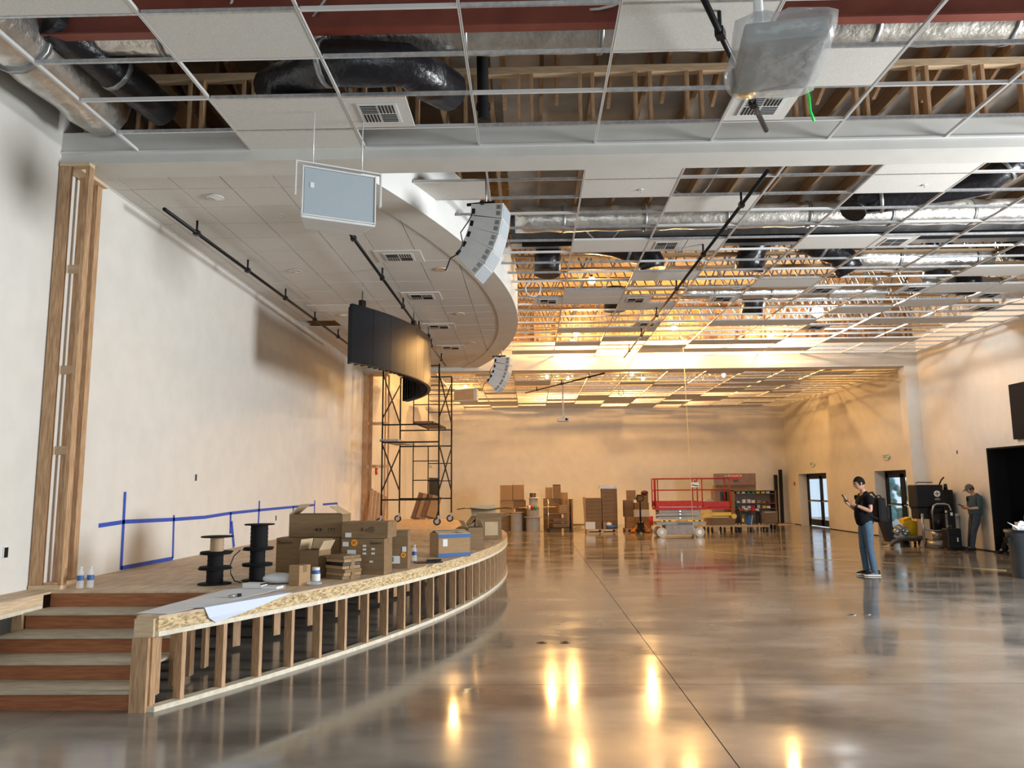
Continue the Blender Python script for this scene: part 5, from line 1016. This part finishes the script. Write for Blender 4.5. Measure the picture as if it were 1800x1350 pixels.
def hand(par, wrist, d, side, s=1.0):
    """curled hand: palm from wrist along d, fingers curling upward, thumb on top"""
    w_ = Vector(wrist); d = Vector(d).normalized(); sv = Vector((0, side, 0)); upv = sv.cross(d).normalized()
    if upv.z < 0: upv = -upv
    V = {'w': (tuple(w_), (.026, .02)), 'p': (tuple(w_+d*.05), (.034, .016)), 'k': (tuple(w_+d*.085), (.036, .014))}
    E_ = [('w', 'p'), ('p', 'k')]; lens = (.062, .07, .066, .052)
    for i in range(4):
        o = (-.026+.0175*i); b = w_+d*.088+sv*o; f1 = b+d*lens[i]*.5+upv*.01; f2 = f1+(d*.35+upv*.8)*lens[i]*.45; f3 = f2+(upv*.6-d*.5)*lens[i]*.35
        V['a%d' % i] = (tuple(b), .0085); V['b%d' % i] = (tuple(f1), .008); V['c%d' % i] = (tuple(f2), .0075); V['d%d' % i] = (tuple(f3), .007)
        E_ += [('k', 'a%d' % i), ('a%d' % i, 'b%d' % i), ('b%d' % i, 'c%d' % i), ('c%d' % i, 'd%d' % i)]
    t1 = w_+d*.03-sv*.03+upv*.01; t2 = t1+d*.03-sv*.012+upv*.02; t3 = t2+d*.03+upv*.012+sv*.012
    V['t1'] = (tuple(t1), .011); V['t2'] = (tuple(t2), .0095); V['t3'] = (tuple(t3), .008); E_ += [('p', 't1'), ('t1', 't2'), ('t2', 't3')]
    return V, E_
def person(label, loc, rz, lean, P, shirt, trous, hairm, cap, sleeve, shoe, headtilt, hs=1.0):
    """P: joints in local metres; person faces local -X"""
    t = thing('person', label, 'person', loc, rz)
    V = {}; E_ = []
    def a(k, p, r): V[k] = (tuple(p), r)
    a('pel', P['pel'], (.12, .12)); a('wst', P['wst'], (.12, .12)); a('chs', P['chs'], (.12, .12)); a('shc', P['shc'], (.055, .055)); a('nk', P['nk'], .058); a('nk2', P['nk2'], .054)
    E_ += path('pel', 'wst', 'chs', 'shc', 'nk', 'nk2')
    for s_ in 'LR':
        a('sh'+s_, Vector(P['sh'+s_])+Vector((0, 0, -.035)), .035); a('el'+s_, P['el'+s_], .043); a('fa'+s_, (Vector(P['el'+s_])*.6+Vector(P['wr'+s_])*.4), .040); a('wr'+s_, P['wr'+s_], .026); E_ += path('shc', 'sh'+s_, 'el'+s_, 'fa'+s_, 'wr'+s_)
        hv, he = hand(t, P['wr'+s_], Vector(P['ht'+s_])-Vector(P['wr'+s_]), 1 if s_ == 'L' else -1)
        for k, v in hv.items():
            if k != 'w': V[s_+k] = v
        E_ += [('wr'+s_ if x == 'w' else s_+x, s_+y) for x, y in he]
        a('hp'+s_, P['hp'+s_], .088); a('kn'+s_, P['kn'+s_], .056); a('cf'+s_, (Vector(P['kn'+s_])*.65+Vector(P['an'+s_])*.35), .052); a('an'+s_, P['an'+s_], .036); a('ft'+s_, Vector(P['an'+s_])+Vector((-.12, 0, -.05)), (.03, .024)); E_ += path('pel', 'hp'+s_, 'kn'+s_, 'cf'+s_, 'an'+s_, 'ft'+s_)
    skinmesh('body', V, E_, SKIN, t)
    T = head(t, P['hd'], hs, headtilt, hairm, cap)
    # shirt
    V = {}; E_ = []
    def a(k, p, r): V[k] = (tuple(p), r)
    dn = (Vector(P['pel'])*.8+Vector(P['wst'])*.2)
    a('b0', Vector(P['pel'])+Vector((0, 0, -.09)), (.165, .165)); a('b1', dn, (.175, .175)); a('wst', Vector(P['wst'])+Vector((-.02, 0, 0)), (.175, .18)); a('chs', P['chs'], (.17, .175)); a('shc', P['shc'], (.135, .14)); a('n', Vector(P['shc'])*.15+Vector(P['nk'])*.85, (.078, .078)); E_ += path('b0', 'b1', 'wst', 'chs', 'shc', 'n')
    for s_ in 'LR':
        a('sh'+s_, P['sh'+s_], .095); e_ = Vector(P['sh'+s_])*(1-sleeve)+Vector(P['el'+s_])*sleeve if sleeve <= 1 else Vector(P['el'+s_]); a('e'+s_, e_, .072 if sleeve <= 1 else .066); E_ += path('shc', 'sh'+s_, 'e'+s_)
        if sleeve > 1: a('f'+s_, Vector(P['el'+s_])*(2-sleeve)+Vector(P['wr'+s_])*(sleeve-1), .05); E_.append(('e'+s_, 'f'+s_))
    skinmesh('shirt', V, E_, shirt, t)
    V = {}; E_ = []
    a('pel', P['pel'], (.15, .15)); a('w', Vector(P['pel'])*.3+Vector(P['wst'])*.7, (.14, .14)); E_ = [('pel', 'w')]
    for s_ in 'LR':
        a('hp'+s_, P['hp'+s_], .108); a('th'+s_, Vector(P['hp'+s_])*.5+Vector(P['kn'+s_])*.5, .092); a('kn'+s_, P['kn'+s_], .073); a('cf'+s_, Vector(P['kn'+s_])*.6+Vector(P['an'+s_])*.4, .070); a('an'+s_, Vector(P['an'+s_])+Vector((0, 0, -.05)), .064); E_ += path('pel', 'hp'+s_, 'th'+s_, 'kn'+s_, 'cf'+s_, 'an'+s_)
    skinmesh('trousers', V, E_, trous, t)
    for s_ in 'LR':
        an = Vector(P['an'+s_]); z0 = an.z-.085
        sh = MB().prism([(an.x+.09, an.y-.038), (an.x+.09, an.y+.038), (an.x-.05, an.y+.046), (an.x-.15, an.y+.046), (an.x-.2, an.y+.02), (an.x-.2, an.y-.02), (an.x-.15, an.y-.046), (an.x-.05, an.y-.046)], z0+.004, z0+.022).build('shoe_sole', LABEL if shoe else BLACK, t)
        m = MB(); n = 10; rows = []
        for (x, w_, h) in ((.085, .03, .07), (.05, .04, .09), (0, .042, .085), (-.06, .045, .062), (-.12, .046, .045), (-.17, .036, .03), (-.195, .012, .015)):
            for i in range(n+1): b = math.pi*i/n; rows.append((an.x+x, an.y+math.cos(b)*w_, z0+.026+math.sin(b)*h))
        m.add(rows, [(j*(n+1)+i, j*(n+1)+i+1, (j+1)*(n+1)+i+1, (j+1)*(n+1)+i) for j in range(6) for i in range(n)]+[tuple(range(n+1))], True).build('shoe', BLACK, t)
    return t, T
P1 = dict(pel=(0.02, 0, .98), wst=(.0, 0, 1.14), chs=(.02, 0, 1.33), shc=(.05, 0, 1.49), nk=(.02, 0, 1.56), nk2=(-.005, 0, 1.62), hd=(-.045, 0, 1.70),
          shL=(.05, -.19, 1.47), shR=(.05, .19, 1.47), elL=(.04, -.23, 1.18), elR=(-.02, .2, 1.18), wrL=(-.22, -.12, 1.31), wrR=(-.24, .07, 1.30), htL=(-.31, -.07, 1.37), htR=(-.33, .03, 1.36),
          hpL=(.02, -.1, .92), hpR=(.02, .1, .92), knL=(.03, -.1, .50), knR=(-.01, .1, .50), anL=(.09, -.1, .09), anR=(.03, .1, .09))
p1, _ = person('man in black t-shirt and jeans standing on the open floor looking at his phone', (6.26, 14.75, .0), 0, 0, P1, TEEB, JEANS, HAIR, False, .62, True, R(-14))
MB().cyl((-.165, -.152, 1.275), (-.185, -.14, 1.29), .036, n=14).build('wristwatch', BLACK, p1)
t = thing('phone', 'dark phone held up by the standing man', 'phone', (5.91, 14.72, 1.425), 0); MB().box((0, 0, 0), (.01, .075, .15), ry=R(-28)).build('case', BLACK, t); MB().box((.008, 0, .002), (.003, .066, .135), ry=R(-28)).build('display', STEEL, t)
bp = thing('backpack', 'black backpack worn by the standing man', 'backpack', (6.555, 14.75, 1.2)); m = MB()
m.box((0, 0, .0), (.17, .30, .46)); m.build('pack', BLACKM, bp, bevel=.05); MB().box((.11, 0, -.06), (.08, .24, .26)).build('front_pocket', BLACKM, bp, bevel=.03)
MB().tube([(-.04, 0, .22), (-.02, 0, .27), (.03, 0, .27), (.05, 0, .22)], .012, 6).build('grab_loop', BLACKM, bp)
for s_ in (-1, 1): MB().tube([(-.06, s_*.1, .2), (-.16, s_*.12, .33), (-.30, s_*.13, .30), (-.375, s_*.13, .12), (-.34, s_*.14, -.06), (-.1, s_*.14, -.16)], .02, 6).build('shoulder_strap', BLACKM, bp)
P2 = dict(pel=(.13, 0, .93), wst=(.15, 0, 1.07), chs=(.17, 0, 1.24), shc=(.17, 0, 1.38), nk=(.12, 0, 1.43), nk2=(.09, 0, 1.47), hd=(.045, 0, 1.535),
          shL=(.17, -.18, 1.36), shR=(.17, .18, 1.36), elL=(.13, -.23, 1.08), elR=(.1, .2, 1.08), wrL=(-.08, -.13, 1.05), wrR=(-.08, .08, 1.05), htL=(-.17, -.08, 1.09), htR=(-.17, .04, 1.08),
          hpL=(.12, -.1, .87), hpR=(.12, .1, .87), knL=(.0, -.1, .48), knR=(.04, .1, .48), anL=(-.09, -.1, .09), anR=(-.02, .1, .09))
p2, _ = person('man in grey cap and dark teal shirt leaning on the right wall with a phone', (11.17, 20.0, 0), R(0), 0, P2, TEAL, JEANSD, HAIR, True, 1.25, False, R(-22), .96)
t = thing('phone', 'black phone held by the leaning man', 'phone', (10.96, 20.0, 1.13)); MB().box((0, 0, 0), (.15, .075, .01), ry=R(25)).build('case', BLACK, t); MB().box((0, 0, .006), (.13, .066, .003), ry=R(25)).build('display', STEEL, t)
# seated worker in the opening, only lower legs and feet show
P3 = dict(pel=(.62, 0, .17), wst=(.68, 0, .33), chs=(.70, 0, .52), shc=(.68, 0, .68), nk=(.64, 0, .74), nk2=(.62, 0, .78), hd=(.58, 0, .86),
          shL=(.67, -.18, .66), shR=(.67, .18, .66), elL=(.55, -.22, .42), elR=(.55, .22, .42), wrL=(.32, -.12, .50), wrR=(.32, .12, .50), htL=(.23, -.08, .52), htR=(.23, .08, .52),
          hpL=(.55, -.1, .14), hpR=(.55, .1, .14), knL=(.18, -.12, .42), knR=(.15, .12, .42), anL=(-.02, -.12, .09), anR=(-.06, .12, .09))
person('person in black shoes sitting on the floor in the dark opening behind the bin', (11.40, 18.95, 0), R(4), 0, P3, TEEB, TEEB, HAIR, False, 1.3, False, R(-10))
